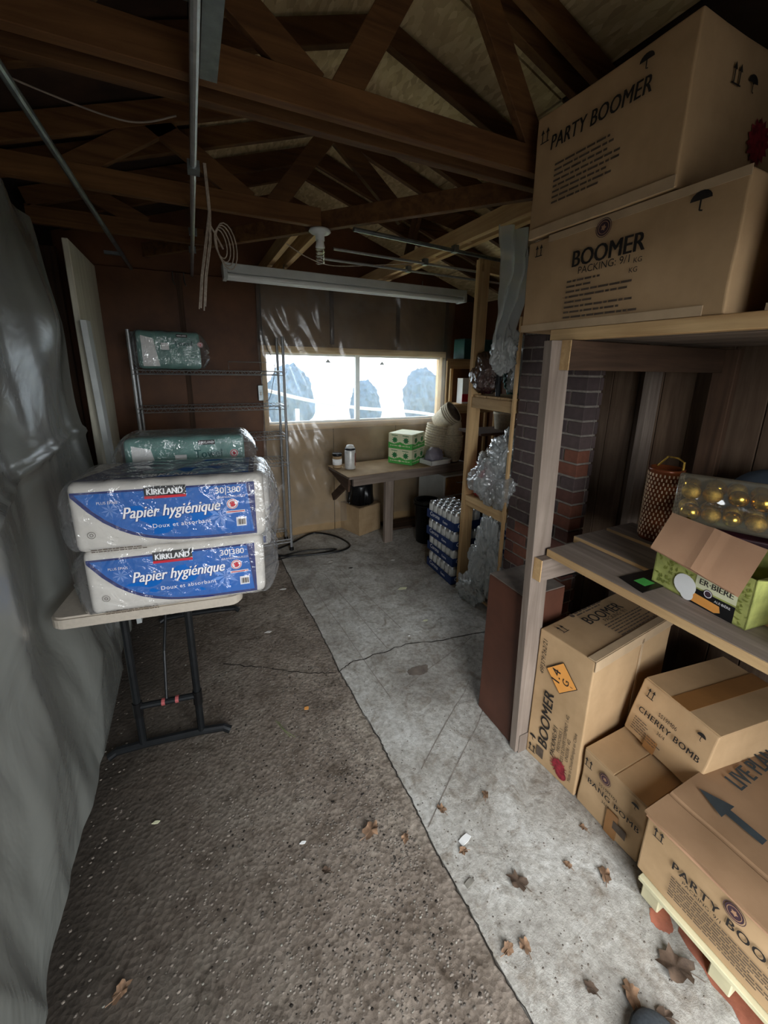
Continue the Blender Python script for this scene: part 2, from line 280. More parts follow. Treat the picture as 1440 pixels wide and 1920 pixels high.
class Print:
    """flat print on a face: frame origin o, axes u,v, outward normal n (parent-local coordinates)"""
    def __init__(s, o, u, v, off=.0012, bulge=None): s.o, s.u, s.v = Vector(o), Vector(u), Vector(v); s.n = s.u.cross(s.v); s.off = off; s.bulge = bulge; s.main = bmesh.new(); s.b = s.main; s.k = 0; s.parts = []
    def use(s, kind):
        for k, b in s.parts:
            if k == kind and kind != 'text': s.b = b; return
        s.b = bmesh.new(); s.parts.append((kind, s.b))
    def text(s, t, x, y, size, bold=0, shear=0, align='LEFT', rot=0, sx=1, spacing=1.0):
        V, Fs = textmesh(t, size, 0, shear, align, spacing); c, sn = math.cos(R(rot)), math.sin(R(rot))
        s.use('text')
        for dx in ((0,) if not bold else (-bold, 0, bold)):
            s.k += 1; vs_ = [s.b.verts.new((x+dx+(p.x*sx*c-p.y*sn), y+(p.x*sx*sn+p.y*c), s.k*2e-5)) for p in V]
            for f in Fs:
                try: s.b.faces.new([vs_[i] for i in f])
                except ValueError: pass
        s.b = s.main; return s
    def pts(s, L):
        s.k += .2; s.b.faces.new([s.b.verts.new((x, y, s.k*2e-5)) for x, y in L]); return s
    def rect(s, x0, y0, x1, y1): return s.pts([(x0, y0), (x1, y0), (x1, y1), (x0, y1)])
    def circ(s, x, y, r, n=20, r2=None):
        return s.pts([(x+(r if (k % 2 == 0 or r2 is None) else r2)*math.cos(k*2*math.pi/n), y+(r if (k % 2 == 0 or r2 is None) else r2)*math.sin(k*2*math.pi/n)) for k in range(n)])
    def ring(s, x, y, r0, r1, n=20):
        a = [s.b.verts.new((x+r0*math.cos(k*6.2832/n), y+r0*math.sin(k*6.2832/n), 0)) for k in range(n)]; b = [s.b.verts.new((x+r1*math.cos(k*6.2832/n), y+r1*math.sin(k*6.2832/n), 0)) for k in range(n)]
        for k in range(n): s.b.faces.new((a[k], a[(k+1) % n], b[(k+1) % n], b[k]))
        return s
    def line(s, x0, y0, x1, y1, w):
        d = Vector((x1-x0, y1-y0)); nn = Vector((-d.y, d.x)).normalized()*w/2
        return s.pts([(x0-nn.x, y0-nn.y), (x1-nn.x, y1-nn.y), (x1+nn.x, y1+nn.y), (x0+nn.x, y0+nn.y)])
    def fine(s, x, y, lines, h, pitch, wch=.55):
        """rows of small illegible block print as word-sized dashes"""
        rnd = random.Random(int(x*977+y*331+len(lines)))
        for k, L in enumerate(lines):
            cx = x
            while cx < x+L:
                wd = h*rnd.uniform(1.2, 5); wd = min(wd, x+L-cx+h); s.rect(cx, y-k*pitch, cx+wd, y-k*pitch+h*.8); cx += wd+h*.6
        return s
    def arrows(s, x, y, h):
        s.use('arrows')
        for dx in (0, h*.55):
            s.line(x+dx, y, x+dx, y+h*.8, h*.11); s.pts([(x+dx-h*.2, y+h*.62), (x+dx+h*.2, y+h*.62), (x+dx, y+h)])
        s.line(x-h*.2, y-h*.05, x+h*.75, y-h*.05, h*.09); s.b = s.main; return s
    def umbrella(s, x, y, h):
        s.use('umbrella')
        s.pts([(x+h*.5*math.cos(R(a)), y+h*.45+h*.42*math.sin(R(a))) for a in range(0, 181, 20)]); s.line(x, y, x, y+h*.5, h*.08)
        s.line(x, y, x+h*.15, y-h*.04, h*.07); s.b = s.main; return s
    def build(s, name, mat, parent, sub=0, label=None):
        o = None
        for kind, b in s.parts+[('main', s.main)]:
            if not len(b.faces): b.free(); continue
            if sub:
                for _ in range(5):
                    bmesh.ops.triangulate(b, faces=b.faces); L = [e for e in b.edges if e.calc_length() > sub]
                    if not L: break
                    bmesh.ops.subdivide_edges(b, edges=L, cuts=1)
            for v in b.verts:
                x, y = v.co.x, v.co.y; v.co = s.o+s.u*x+s.v*y+s.n*(s.off+v.co.z+(s.bulge(x, y) if s.bulge else 0))
            nm = {'main': name, 'text': name if 'text' in name else 'printed_text', 'arrows': 'printed_arrows', 'umbrella': 'printed_umbrella'}[kind]
            if kind == 'main' and name == 'printed_text': nm = 'fine_print'
            me = bpy.data.meshes.new(nm); b.to_mesh(me); b.free(); me.materials.append(MATS[mat]); o = bpy.data.objects.new(nm, me); C.objects.link(o); o.parent = parent
            if nm == 'fine_print': o['kind'] = 'stuff'
            if label: o['label'] = label
        return o
def nz(p, s, a, seed=0):
    return noise.noise_vector(Vector(p)*s+Vector((seed, seed*1.7, -seed)))*a
# ------------------------------------------------------------------ SETTING
LX, FY, RX, AX, CZ = -.72, 3.91, 2.25, 3.0, 2.42
# floor: older aggregate slab on the left, smoother pour on the right
def seam(y): return .678-.029*y+.005*math.sin(y*6)+.003*math.sin(y*19)
b = MB()
ys = [-1.2+k*.1 for k in range(53)]
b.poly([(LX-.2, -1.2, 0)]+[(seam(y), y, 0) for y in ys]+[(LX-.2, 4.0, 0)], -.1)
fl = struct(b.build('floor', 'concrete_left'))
b = MB(); b.poly([(3.2, -1.2, .004)]+[(3.2, 4.0, .004)]+[(seam(y)+.004, y, .004) for y in reversed(ys)], -.1)
fr = struct(b.build('floor', 'concrete_right'))
def ribbon(name, pts, wd, z, mat, parent, seed=0):
    rnd = random.Random(seed); b = MB(); P = []
    for (x0, y0), (x1, y1) in zip(pts, pts[1:]):
        for k in range(6): P.append((x0+(x1-x0)*k/6+rnd.uniform(-.006, .006), y0+(y1-y0)*k/6+rnd.uniform(-.008, .008)))
    P.append(pts[-1]); prev = None
    for i, (x, y) in enumerate(P):
        d = Vector((P[min(i+1, len(P)-1)][0]-P[max(i-1, 0)][0], P[min(i+1, len(P)-1)][1]-P[max(i-1, 0)][1])).normalized(); w_ = wd*rnd.uniform(.5, 1.3)
        a = (b.b.verts.new((x-d.y*w_, y+d.x*w_, z)), b.b.verts.new((x+d.y*w_, y-d.x*w_, z)))
        if prev: b.b.faces.new((prev[0], prev[1], a[1], a[0]))
        prev = a
    return b.build(name, mat, parent)
ribbon('crack', [(.024, 2.225), (.19, 2.127), (.351, 2.017), (.485, 1.938), (.598, 1.885)], .003, .0012, 'soil', fl, 1)
ribbon('crack', [(.61, 1.885), (.69, 1.925), (.846, 1.93), (1.068, 1.936), (1.306, 1.874), (1.75, 1.815)], .003, .0052, 'soil', fr, 2)
ribbon('crack', [(seam(y), y) for y in [-.2+k*.1 for k in range(40)]], .0018, .0048, 'soil', fr, 3)
# control joint lines scored across the newer slab
for a, c_ in (((.75, 1.18), (1.25, 1.52)), ((.66, .97), (1.2, 1.33)), ((.9, 1.62), (1.5, 1.83))): ribbon('score_mark', [a, c_], .0025, .005, 'mortar', fr, 5)
for (x0, y0), (x1, y1) in (((.72, 2.9), (.80, 1.6)), ((.86, 3.0), (.95, 1.95)), ((1.0, 3.1), (1.12, 2.1))): ribbon('score_mark', [(x0, y0), (x1, y1)], .002, .005, 'mortar', fr, 6)
def blot(name, cx, cy, rx, ry, z, mat, parent, seed, n=40, ang=0):
    L = []
    for k in range(n):
        a = k*2*math.pi/n; r = 1+.28*noise.noise(Vector((math.cos(a)*1.6+seed, math.sin(a)*1.6, seed)))+.2*noise.noise(Vector((math.cos(a)*5+seed, math.sin(a)*5, 2)))
        x, y = rx*r*math.cos(a), ry*r*math.sin(a); L.append((cx+x*math.cos(ang)-y*math.sin(ang), cy+x*math.sin(ang)+y*math.cos(ang), z))
    b = MB(); b.poly(L); return b.build(name, mat, parent)
blot('stain', 1.035, 1.708, .07, .035, .0052, 'dusty', fr, 3)
blot('paint_spill', 1.30, .16, .13, .27, .0052, 'red_paint', fr, 8)
blot('paint_spill', 1.2, .43, .035, .03, .0052, 'red_paint', fr, 5)
# exposed aggregate
def pebbles(name, mat, n, seed, parent, xr, yr, z, smax):
    rnd = random.Random(seed); b = bmesh.new()
    for _ in range(n):
        x = rnd.uniform(*xr); y = rnd.uniform(*yr); y = yr[0]+(y-yr[0])*rnd.uniform(.25, 1); r = rnd.uniform(.35, 1)*smax
        if xr[1] < .7 and (x > seam(y)-.01 or rnd.random() > .12+max(0, x+.25)*1.3): continue
        a = rnd.uniform(0, 6.28); vs_ = []
        k = 6; top = b.verts.new((x, y, z+r*.35))
        for q in range(k):
            t = a+q*6.283/k; e = 1 if q % 3 else .7; vs_.append(b.verts.new((x+r*e*math.cos(t), y+r*.8*math.sin(t), z)))
        for q in range(k): b.faces.new((vs_[q], vs_[(q+1) % k], top))
    me = bpy.data.meshes.new(name); b.to_mesh(me); b.free(); me.materials.append(MATS[mat]); o = bpy.data.objects.new(name, me); C.objects.link(o); o.parent = parent; o['kind'] = 'stuff'; return o
pebbles('aggregate', 'pebble', 9000, 1, fl, (-.5, .6), (.2, 3.4), .0003, .0065)
pebbles('aggregate', 'pebble_pale', 1100, 2, fl, (-.5, .6), (.2, 3.0), .0004, .005)
pebbles('grit', 'soil', 700, 3, fl, (-.5, .6), (.5, 3.6), .0005, .006)
pebbles('grit', 'pebble', 900, 4, fr, (.62, 1.7), (.2, 3.2), .0045, .004)
# walls
def panelwall(name, mat, x0, x1, z0, z1, holes=()):
    pass
wf = struct(MB().box(LX-.15, AX+.15, FY+.03, FY+.05, 0, 1.15).box(LX-.15, AX+.15, FY+.03, FY+.05, 1.81, 3.6).box(LX-.15, .6, FY+.03, FY+.05, 1.15, 1.81).box(2.52, AX+.15, FY+.03, FY+.05, 1.15, 1.81).build('wall_far', 'plywood_dark'))
def panel(p, x0, x1, z0, z1, mt='plywood_dark'): MB().box(x0+.003, x1-.003, FY, FY+.028, z0, z1, .002).build('plywood_panel', mt, p)
for x0, x1 in ((-.72, -.02), (-.02, .585)): panel(wf, x0, x1, 0, 2.40)
for x0, x1 in ((.585, 1.25), (1.25, 1.95), (1.95, 2.535)): panel(wf, x0, x1, 1.86, 2.40, 'plywood_lit_mid'); panel(wf, x0, x1, 0, 1.10, 'plywood_lit_tan')  # panels around the window paler: window light put into their colour
panel(wf, 2.535, 3.0, 0, 2.40)
for x in (-.02, .585, 1.25, 1.95, 2.535): MB().box(x-.02, x+.02, FY-.012, FY, 0 if x < .5 or x > 2.5 else 1.9, 2.40, .002).build('batten', 'darkwood_z', wf)
wl = struct(MB().box(LX-.12, LX-.09, BY-.1, FY+.05, 0, 3.6).build('wall_left', 'roof_dark'))
for k in range(9): MB().box(LX-.09, LX, BY+.3+k*.5, BY+.34+k*.5, 0, 2.42, .002).build('stud', 'darkwood_z', wl)
wr = struct(MB().box(RX+.02, RX+.05, BY-.1, 1.97, 0, 3.6).build('wall_right', 'roof_dark'))
yk = -.7; k = 0
while yk < 1.93:
    wd = (.14, .155, .13, .16)[k % 4]; MB().box(RX, RX+.02, yk+.004, min(yk+wd, 1.95), 0, 2.45, .003).build('plank', 'aged_z', wr); yk += wd; k += 1
MB().box(RX-.09, RX, 1.36, 1.40, 0, 2.42, .002).build('stud', 'greywood_z', wr)
MB().box(RX-.09, RX, .2, .24, 0, 2.42, .002).build('stud', 'darkwood_z', wr)
wa = struct(MB().box(RX+.02, AX+.05, 1.95, 1.97, 0, 3.6).build('wall_alcove', 'plywood_dark'))
wa2 = struct(MB().box(AX, AX+.03, 1.95, FY+.05, 0, 3.6).build('wall_alcove_end', 'plywood_dark'))
x0, x1, z0, z1 = DOOR
wb = struct(MB().box(LX-.12, x0, BY-.12, BY, 0, 3.6).box(x1, RX+.05, BY-.12, BY, 0, 3.6).box(x0, x1, BY-.12, BY, z1, 3.6).build('wall_back', 'roof_dark'))
struct(MB().box(x0-.06, x0, BY-.02, BY+.02, 0, z1+.06, .003).box(x1, x1+.06, BY-.02, BY+.02, 0, z1+.06, .003).box(x0-.06, x1+.06, BY-.02, BY+.02, z1, z1+.06, .003).build('door_1', 'pine_z'))
# roof: OSB decks on both slopes
def rz(x): return 2.50+.33*(1.57-abs(x-.85))
AP = 2.50+.33*1.57
ce = struct(MB().poly([(.85, BY-.2, AP+.12), (.85, FY+.2, AP+.12), (-.9, FY+.2, rz(-.9)+.13), (-.9, BY-.2, rz(-.9)+.13)], .02).poly([(.85, BY-.2, AP+.12), (.85, FY+.2, AP+.12), (3.2, FY+.2, rz(3.2)+.13), (3.2, BY-.2, rz(3.2)+.13)], .02).build('ceiling', 'roof_dark'))
for j, (a, c_) in enumerate(((BY, .42), (.43, 1.62), (1.63, 2.82), (2.83, 3.9))):
    for (xa, xb) in ((-.72, .1), (.11, .84), (.86, 1.6), (1.61, 2.4), (2.41, 3.0)):
        b = MB(); b.poly([(xa, a, rz(xa)+.10), (xb, a, rz(xb)+.10), (xb, c_, rz(xb)+.10), (xa, c_, rz(xa)+.10)], .012); b.build('osb_sheet', 'osb' if (.05 < xa+.01 and xa < 1.5 and a > .4) or a > 1.6 and xa > 0 else 'roof_boards_shaded', ce)  # dark boards; shade over near and outer sheets put into the colour
# ------------------------------------------------------------------ trusses
def member(par, name, p0, p1, ax='x', h=.089, w=.038, up=(0, 0, 1), mat='truss_'):
    if name == 'web':
        w = .033; d_ = (Vector(p0)-Vector(p1)).normalized()*.05; p0 = Vector(p0)+d_; p1 = Vector(p1)-d_
    return MB().beam(p0, p1, w, h, up).build(name, mat+ax, par)
def truss(y, xl, xr, label, webs, tops=True, grp='roof trusses'):
    t = thing('roof_truss', label, 'truss', ((xl+xr)/2, y, CZ), (0, 0, 0), grp)
    member(t, 'bottom_chord', (xl, y, CZ+.045), (xr, y, CZ+.045))
    if tops:
        member(t, 'top_chord', (-.72, y, rz(-.72)+.04), (.85, y, AP+.04)); member(t, 'top_chord', (2.45, y, rz(2.45)+.04), (.85, y, AP+.04))
    for a, c_ in webs:
        member(t, 'web', (a[0], y, a[1]), (c_[0], y, c_[1]), 'x', h=.089)
    return t
truss(1.38, -.72, 2.25, 'nearest brown timber roof truss running across above the garage', [((.36, CZ+.09), (.02, rz(.02)+.0)), ((.5, CZ+.09), (.8, AP)), ((1.25, CZ+.09), (.88, AP)), ((1.35, CZ+.09), (1.62, rz(1.62)))])
truss(1.48, -.72, 2.25, 'second timber truss, just behind the nearest one and parallel to it', [((-.25, CZ+.09), (-.1, rz(-.1)))])
truss(2.36, -.72, .70, 'timber truss stopping short against the diagonal girder in mid ceiling', [((.47, CZ+.08), (.75, 2.86)), ((1.16, CZ+.15), (.80, 2.86)), ((-.35, CZ+.09), (-.02, rz(-.02))), ((.3, CZ+.09), (-.02, rz(-.02)-.02))])
truss(3.05, -.72, .15, 'timber truss at the far left, nearest to the plywood wall', [((-.2, CZ+.09), (-.4, rz(-.4)))])
truss(.45, -.72, 2.25, 'timber truss directly above the toilet paper end of the garage, out to the door', [], grp='roof trusses')
# diagonal girder
t = thing('diagonal_girder', 'long diagonal timber girder crossing the ceiling to the corner above the cartons', 'beam', (.72, 2.41, CZ))
gd = Vector((1.391-.095, 1.563-3.181, 0)).normalized()
MB().beam(Vector((.72, 2.41, CZ+.045))-gd*1.5, Vector((.72, 2.41, CZ+.045))+gd*1.12, .038, .089).build('timber', 'truss_x', t)
# jack members lengthwise beyond the girder
for x, y0, y1, nm in ((.61, 2.56, 3.9, 'left timber joist of the narrow pair by the light bulb'), (.725, 2.44, 3.9, 'right timber joist of the narrow pair by the light bulb'), (1.53, 1.6, 3.9, 'left timber joist of the long pair above the far shelves'), (1.61, 1.6, 3.9, 'right timber joist of the long pair above the far shelves')):
    t = thing('ceiling_joist', nm, 'joist', (x, y0, CZ), group='lengthwise ceiling joists')
    member(t, 'timber', (x, y0, CZ+.045), (x, y1, CZ+.045), 'y', mat='pine_' if x > .0 else 'truss_')
    if x > 1.55:
        member(t, 'web', (x-.04, 2.2, CZ+.09), (x-.04, 2.9, rz(x)+.05), 'y'); member(t, 'web', (x-.04, 3.0, CZ+.09), (x-.04, 2.85, rz(x)+.02), 'z', up=(0, 1, 0)); 
        for yy in (2.2, 2.6, 3.0): MB().box(1.55, 1.59, yy, yy+.04, CZ+.01, CZ+.05).build('blocking', 'pine_x', t)
t = thing('ceiling_joist', 'short timber running right from the top of the far shelf post', 'joist', (1.8, 2.41, CZ), group='lengthwise ceiling joists')
member(t, 'timber', (1.80, 2.40, CZ-.05), (2.95, 2.62, CZ-.05), 'x', mat='pine_')
for k, y in enumerate((1.9, 2.65, 3.3)):
    t = thing('roof_rafter', ('rafter under the sheathing nearest the camera', 'rafter under the sheathing above the hanging bulb', 'rafter under the sheathing nearest the window wall')[k], 'rafter', (.85, y, AP), group='rafters under the roof sheathing')
    member(t, 'timber', (-.72, y, rz(-.72)+.04), (.85, y, AP+.04)); member(t, 'timber', (2.9, y, rz(2.9)+.04), (.85, y, AP+.04))
# ------------------------------------------------------------------ window
wn = struct(MB().box(.58, 2.54, FY-.02, FY+.10, 1.09, 1.15, .003).build('window_1', 'pine_x'))
MB().box(.58, 2.54, FY-.02, FY+.10, 1.81, 1.87, .003).build('head', 'pine_x', wn)
MB().box(.58, .625, FY-.02, FY+.10, 1.15, 1.81, .003).build('jamb', 'pine_z', wn); MB().box(2.495, 2.54, FY-.02, FY+.10, 1.15, 1.81, .003).build('jamb', 'pine_z', wn)
MB().box(1.50, 1.545, FY+.02, FY+.07, 1.15, 1.81, .003).build('mullion', 'white_plastic', wn)
for x0, x1 in ((.625, 1.50), (1.545, 2.495)):
    MB().box(x0, x1, FY+.045, FY+.05, 1.15, 1.81).build('pane', 'window_glass', wn)
    MB().box(x0, x1, FY+.03, FY+.06, 1.15, 1.17, .002).box(x0, x1, FY+.03, FY+.06, 1.79, 1.81, .002).build('sash_rail', 'white_plastic', wn)
for x, zz in ((1.22, 1.73), (1.80, 1.72)):
    Print((x, FY+.044, zz), (1, 0, 0), (0, 0, 1)).pts([(-.03, 0), (.03, 0), (0, .035)]).line(-.02, -.02, .02, -.02, .006).build('sticker', 'ink_slate', wn)
# outside
struct(MB().poly([(-30, -30, -.12), (30, -30, -.12), (30, BY-.14, -.12), (-30, BY-.14, -.12)]).build('ground', 'asphalt'))
g = MB().grid(10, 10, lambda u, v: Vector((-6+u*18, 4.3+v*30, .25))).build('ground', 'gravel'); struct(g)
MB().grid(4, 4, lambda u, v: Vector((-3+u*12, 5.2+v*2.3, .27))).build('lawn', 'lawn', g)
def shrub(x, y, z0, h, r, sd, label):
    b = MB(); v = bmesh.ops.create_icosphere(b.b, subdivisions=4, radius=1)['verts']
    for q in b.b.verts:
        d = q.co.copy(); k = 1+.22*noise.noise(d*3+Vector((sd, 0, 0)))+.12*noise.noise(d*9)
        q.co = Vector((d.x*r*k, d.y*r*k, (d.z*.5+.5)*h*(1+.08*noise.noise(d*5))))
    t = thing('cedar_shrub', label, 'shrub', (x, y, z0), group='cedars outside the window')
    b.build('foliage', 'foliage_blue', t, False, False); MB().tube([(0, 0, -.02), (0, 0, h*.5)], .05).build('trunk', 'darkwood_z', t, world=False)
shrub(1.75, 8.2, .26, 1.45, .45, 1, 'leftmost blue-green cedar outside the window, wide'); shrub(.75, 8.6, .26, 1.25, .3, 2, 'low cedar outside at the left edge of the window'); shrub(3.35, 8.2, .26, 1.15, .32, 3, 'low cedar outside just right of the window mullion'); shrub(4.75, 8.2, .26, 1.42, .42, 4, 'tall cedar outside behind the right window pane'); shrub(5.9, 8.4, .26, 1.35, .4, 7, 'rightmost cedar outside at the window edge')
t = tag(MB().tube(smooth([(.75, 4.9, 1.42), (1.3, 5.0, 1.28), (2.0, 5.1, 1.16), (3.2, 5.3, 1.02), (5.2, 5.6, .62), (7.2, 5.9, .27)]), .02).build('hand_rail', 'white_plastic'), 'pale sloping rail outside, seen through the left window pane', 'rail')
tag(MB().box(1.62, 1.68, 7.2, 7.26, .26, .95).build('fence_stake', 'white_plastic'), 'pale stake on the lawn outside the left window pane', 'stake')
# plastic sheet over the window wall
def wsheet(u, v):
    x = .56+u*2.02; z = .12+v*2.24; d = .028+.02*math.sin(u*23+v*4)*.5+.03*abs(noise.noise(Vector((u*5, v*4, 1))))+.035*abs(noise.noise(Vector((u*14+v*6, v*5, 3))))
    if z < 1.1: d += .03*(1.1-z)*(1+noise.noise(Vector((u*8, v*9, 5))))
    return Vector((x+.01*math.sin(v*14), FY-.02-d, z))
tag(MB().grid(110, 90, wsheet).build('plastic_sheet', 'film_window', smooth=True), 'clear plastic sheet stapled over the window and the wall around it', 'sheet')
def lsheet(u, v):
    y = -.65+u*3.5; z = v*2.40; f = math.sin(y*9+math.sin(z*2.3)*1.4); g_ = noise.noise(Vector((y*1.7, z*1.1, 2))); h_ = noise.noise(Vector((y*5+z, z*2.4, 4)))
    x = -.59+.022*f+.06*g_+.022*h_+.006*noise.noise(Vector((y*12, z*4, 6)))
    x += .09*max(0, 1-z/.7)
    if z > 1.9: x -= .05*(z-1.9)/.5
    cr = math.exp(-((z-(1.28+.05*math.sin(y*3)))/.02)**2)*.02
    return Vector((min(x, -.50)+cr, y, z+.0))
tag(MB().grid(240, 130, lsheet).build('vapour_barrier', 'film_wall', smooth=True), 'grey wrinkled plastic vapour barrier hanging down the left wall', 'plastic sheet')
# ------------------------------------------------------------------ leaning boards by the left wall
t = thing('drywall_board', 'wide off-white board leaning at the far left wall behind the wire rack', 'board', (-.55, 3.2, 0))
MB().box(-.56, -.53, 2.92, 3.62, 0, 2.34, .004).build('board', 'paleboard', t)
t = thing('narrow_board', 'narrow white plank standing in front of the wide white board', 'plank', (-.5, 3.0, 0))
MB().beam((-.46, 2.92, 0), (-.50, 2.86, 1.92), .03, .11, (0, 1, 0)).build('plank', 'white_enamel', t)
# ------------------------------------------------------------------ cartons
def carton(name, label, x, y, z, W, D, H, rot=(0, 0, 0), mat='cardboard', grp='cardboard cartons', tape=None, flaps=True, seam_ax='y', rough=.003, seed=0, cat='box', lean=0):
    """base corner frame: local box spans x 0..W, y 0..D, z 0..H; origin at the near front base corner"""
    t = thing(name, label, cat, (x, y, z), rot, grp)
    b = MB(); b.box(0, W, 0, D, 0, H-.006, .006)
    bmesh.ops.subdivide_edges(b.b, edges=[e for e in b.b.edges if e.calc_length() > .1], cuts=5, use_grid_fill=True)
    for v in b.b.verts: v.co += nz(v.co, 7, rough, seed); v.co.x -= lean*(1-v.co.z/H)*(1-v.co.x/W)
    b.build('carton_body', mat, t, world=False)
    if flaps:
        for s in (0, 1):
            b = MB()
            if seam_ax == 'x': b.box(.002, W-.002, s*D/2+.002, (s+1)*D/2-.002, H-.006, H-.001, .0015)
            else: b.box(s*W/2+.002, (s+1)*W/2-.002, .002, D-.002, H-.006, H-.001, .0015)
            b.build('flap', mat, t, world=False)
    if tape:
        for (x0, x1, y0, y1, z0, z1) in tape: MB().box(x0, x1, y0, y1, z0, z1).build('tape_strip', 'tape', t, world=False)
    return t
def Pf(D, H=0, off=.004): return Print((0, D, 0), (0, -1, 0), (0, 0, 1), off)     # front (-x) face, u from far edge to near edge
TXT = ['PACKING: 9/1']
# big 1.4G carton standing on end, on the floor
BD = .245
bx = carton('firework_carton', 'tall BOOMER carton with orange 1.4G diamond standing on the floor by the grey post', 1.262, .822, .005, .585, BD, .645, (0, 0, R(6)), seed=1, flaps=False, tape=[(.0, .585, .0, .03, .6445, .6475), (.0, .585, -.004, -.001, .60, .645), (.33, .345, -.004, -.001, .05, .62)])
def UPW(off=.004): return Print((0, 0, 0), (0, 0, 1), (0, 1, 0), off)      # reads upwards
def FRO(off=.004): return Print((0, BD, 0), (0, -1, 0), (0, 0, 1), off)
UPW().text('BOOMER', .095, .142, .066, .0016, .12, sx=1.06).build('printed_text', 'ink', bx)
UPW().text('PACKING:9/1', .095, .106, .027, .0005, .1).text('FIREWORKS 1', .14, .084, .020).text('ARTIFICES DE DIVERTISSEMENT 1.4G', .06, .064, .0195, sx=.9).text('UN0336 / 4G', .13, .044, .02).text('Made in China/Fabriqué en Chine', .05, .022, .018).text('49F379/262/21', .44, .202, .028, 0, .1).build('printed_text', 'ink', bx)
FRO().arrows(.022, .03, .038).umbrella(.03, .09, .032).build('printed_symbols', 'ink', bx)
FRO().rect(.055, .035, .09, .085).build('printed_barcode', 'ink_grey', bx)
FRO(.005).circ(.165, .075, .044, 30, .022).circ(.168, .08, .028).circ(.18, .05, .025).build('printed_burst', 'ink_red', bx)
for d, mt, of in ((.072, 'ink', .005), (.068, 'label_orange', .006)): FRO(of).pts([(.125-d, .485), (.125, .485-d*1.05), (.125+d, .485), (.125, .485+d*1.05)]).build('hazard_label', mt, bx)
UPW(.007).text('1.4', .445, .125, .055, .0008).text('G', .465, .085, .04, .0005).text("1", .473, .067, .018).build('printed_text', 'ink', bx)
TPW = lambda: Print((0, 0, .645), (1, 0, 0), (0, 1, 0), .004)
TPW().text('BOOMER', .19, .145, .07, .0014, sx=.9).text('PACKING: 9/1', .27, .122, .028).build('printed_text', 'ink', bx)
TPW().arrows(.05, .17, .04).build('printed_symbols', 'ink', bx)
TPW().fine(.24, .108, [.28, .26, .22, .3, .24, .28], .007, .0145).fine(.2, .225, [.2, .16], .009, .014).circ(.18, .225, .012).build('printed_text', 'ink_grey', bx)
def seal(t, pf, u, v, r):
    pf(.0066).ring(u, v, r*1.12, r*1.2).circ(u, v, r).build('printed_seal', 'ink_purple', t); pf(.0072).ring(u, v, r*.72, r*.8).circ(u, v, r*.42, 10, r*.25).build('printed_seal', 'cardboard_pink', t)
# bang bomb
bb = carton('firework_carton', 'small battered BANG BOMB carton on the floor under the cherry carton', 1.268, .562, .005, .34, .25, .262, seed=3, rough=.006, seam_ax='x')
MB().box(-.006, -.003, .08, .125, .002, .11).build('tape_strip', 'tape_brown', bb, world=False)
Pf(.25, off=.007).text('BANG BOMB', .035, .105+.03, .031, .0006, 0, sx=1.05, spacing=1.15).text('SS19M103', .08, .168, .018).text('36/4', .10, .108, .018).arrows(.02, .2, .035).umbrella(.215, .215, .028).build('printed_text', 'ink', bb)
Pf(.25, off=.007).rect(.155, .05, .205, .085).build('printed_barcode', 'ink_grey', bb)
seal(bb, lambda o: Pf(.25, off=o+.001), .1, .215, .02)
# cherry bomb, tilted on top
CL = .075
cb = carton('firework_carton', 'worn CHERRY BOMB carton lying askew on top of the small bang carton', 1.512, .508, .282, .44, .29, .222, (0, 0, R(-8)), seed=5, rough=.006, seam_ax='x', lean=CL)
MB().box(.0, .44, .11, .18, .2225, .2235).build('tape_strip', 'tape_brown', cb, world=False)
def CH(off=.008): q = Print((-CL, .29, 0), (0, -1, 0), (CL/.222, 0, 1), off); q.n = Vector((-1, 0, CL/.222)).normalized(); return q
CH().text('CHERRY BOMB', .03, .10, .029, .0007, 0, sx=1.12, spacing=1.12).text('SS19M06', .10, .135, .02).text('36/4', .12, .076, .018).arrows(.04, .168, .033).umbrella(.245, .168, .03).build('printed_text', 'ink', cb)
CH().fine(.03, .072, [.05, .06, .05, .1, .12, .1], .004, .009).build('printed_text', 'ink_grey', cb)
CH().rect(.095, .002, .14, .05).build('tape_strip', 'tape_brown', cb)
# lower party boomer carton on its pallet
pb = carton('firework_carton', 'PARTY BOOMER carton lying on the low pallet in the near right corner', 1.19, -.2, .105, .58, .725, .235, seed=7, rough=.004, flaps=False)
Pf(.725, off=.006).text('PARTY BOOMER', .092, .135, .040, .0008, 0, sx=.95, spacing=1.15).text('PACKING: 9/1', .125, .118, .017).arrows(.035, .185, .033).build('printed_text', 'ink', pb)
Pf(.725, off=.006).fine(.098, .104, [.24, .3, .26, .28, .2, .3, .26, .22], .005, .0095).build('printed_text', 'ink_grey', pb)
seal(pb, lambda o: Pf(.725, off=o), .245, .195, .022)
# live plants carton on it
lp = thing('flattened_carton', 'flattened LIVE PLANTS carton with a big dark arrow, lying on the party carton', 'box', (1.18, -.2, .342), (0, 0, 0), 'cardboard cartons')
def lpf(u, v):
    x = 1.172+u*.72; y = -.22+v*.745; z = .352+.006*noise.noise(Vector((x*6, y*6, 0)))-(.004 if abs(x-1.30) < .006 else 0)
    return Vector((x+.006*noise.noise(Vector((y*9, 0, 3)))*(1-u), y, z))
b = MB().grid(110, 60, lpf); r = bmesh.ops.extrude_face_region(b.b, geom=list(b.b.faces)); bmesh.ops.translate(b.b, vec=(0, 0, .008), verts=[v for v in r['geom'] if isinstance(v, bmesh.types.BMVert)]); b.build('carton_sheet', 'cardboard_dark', lp)
MB().grid(4, 60, lambda u, v: Vector((1.176+u*.1, -.21+v*.73, .3445+.003*math.sin(v*31)))).poly([(1.172, -.2, .343), (1.172, .52, .343), (1.178, .52, .349), (1.178, -.2, .349)]).build('carton_edge', 'cardboard_pink', lp)
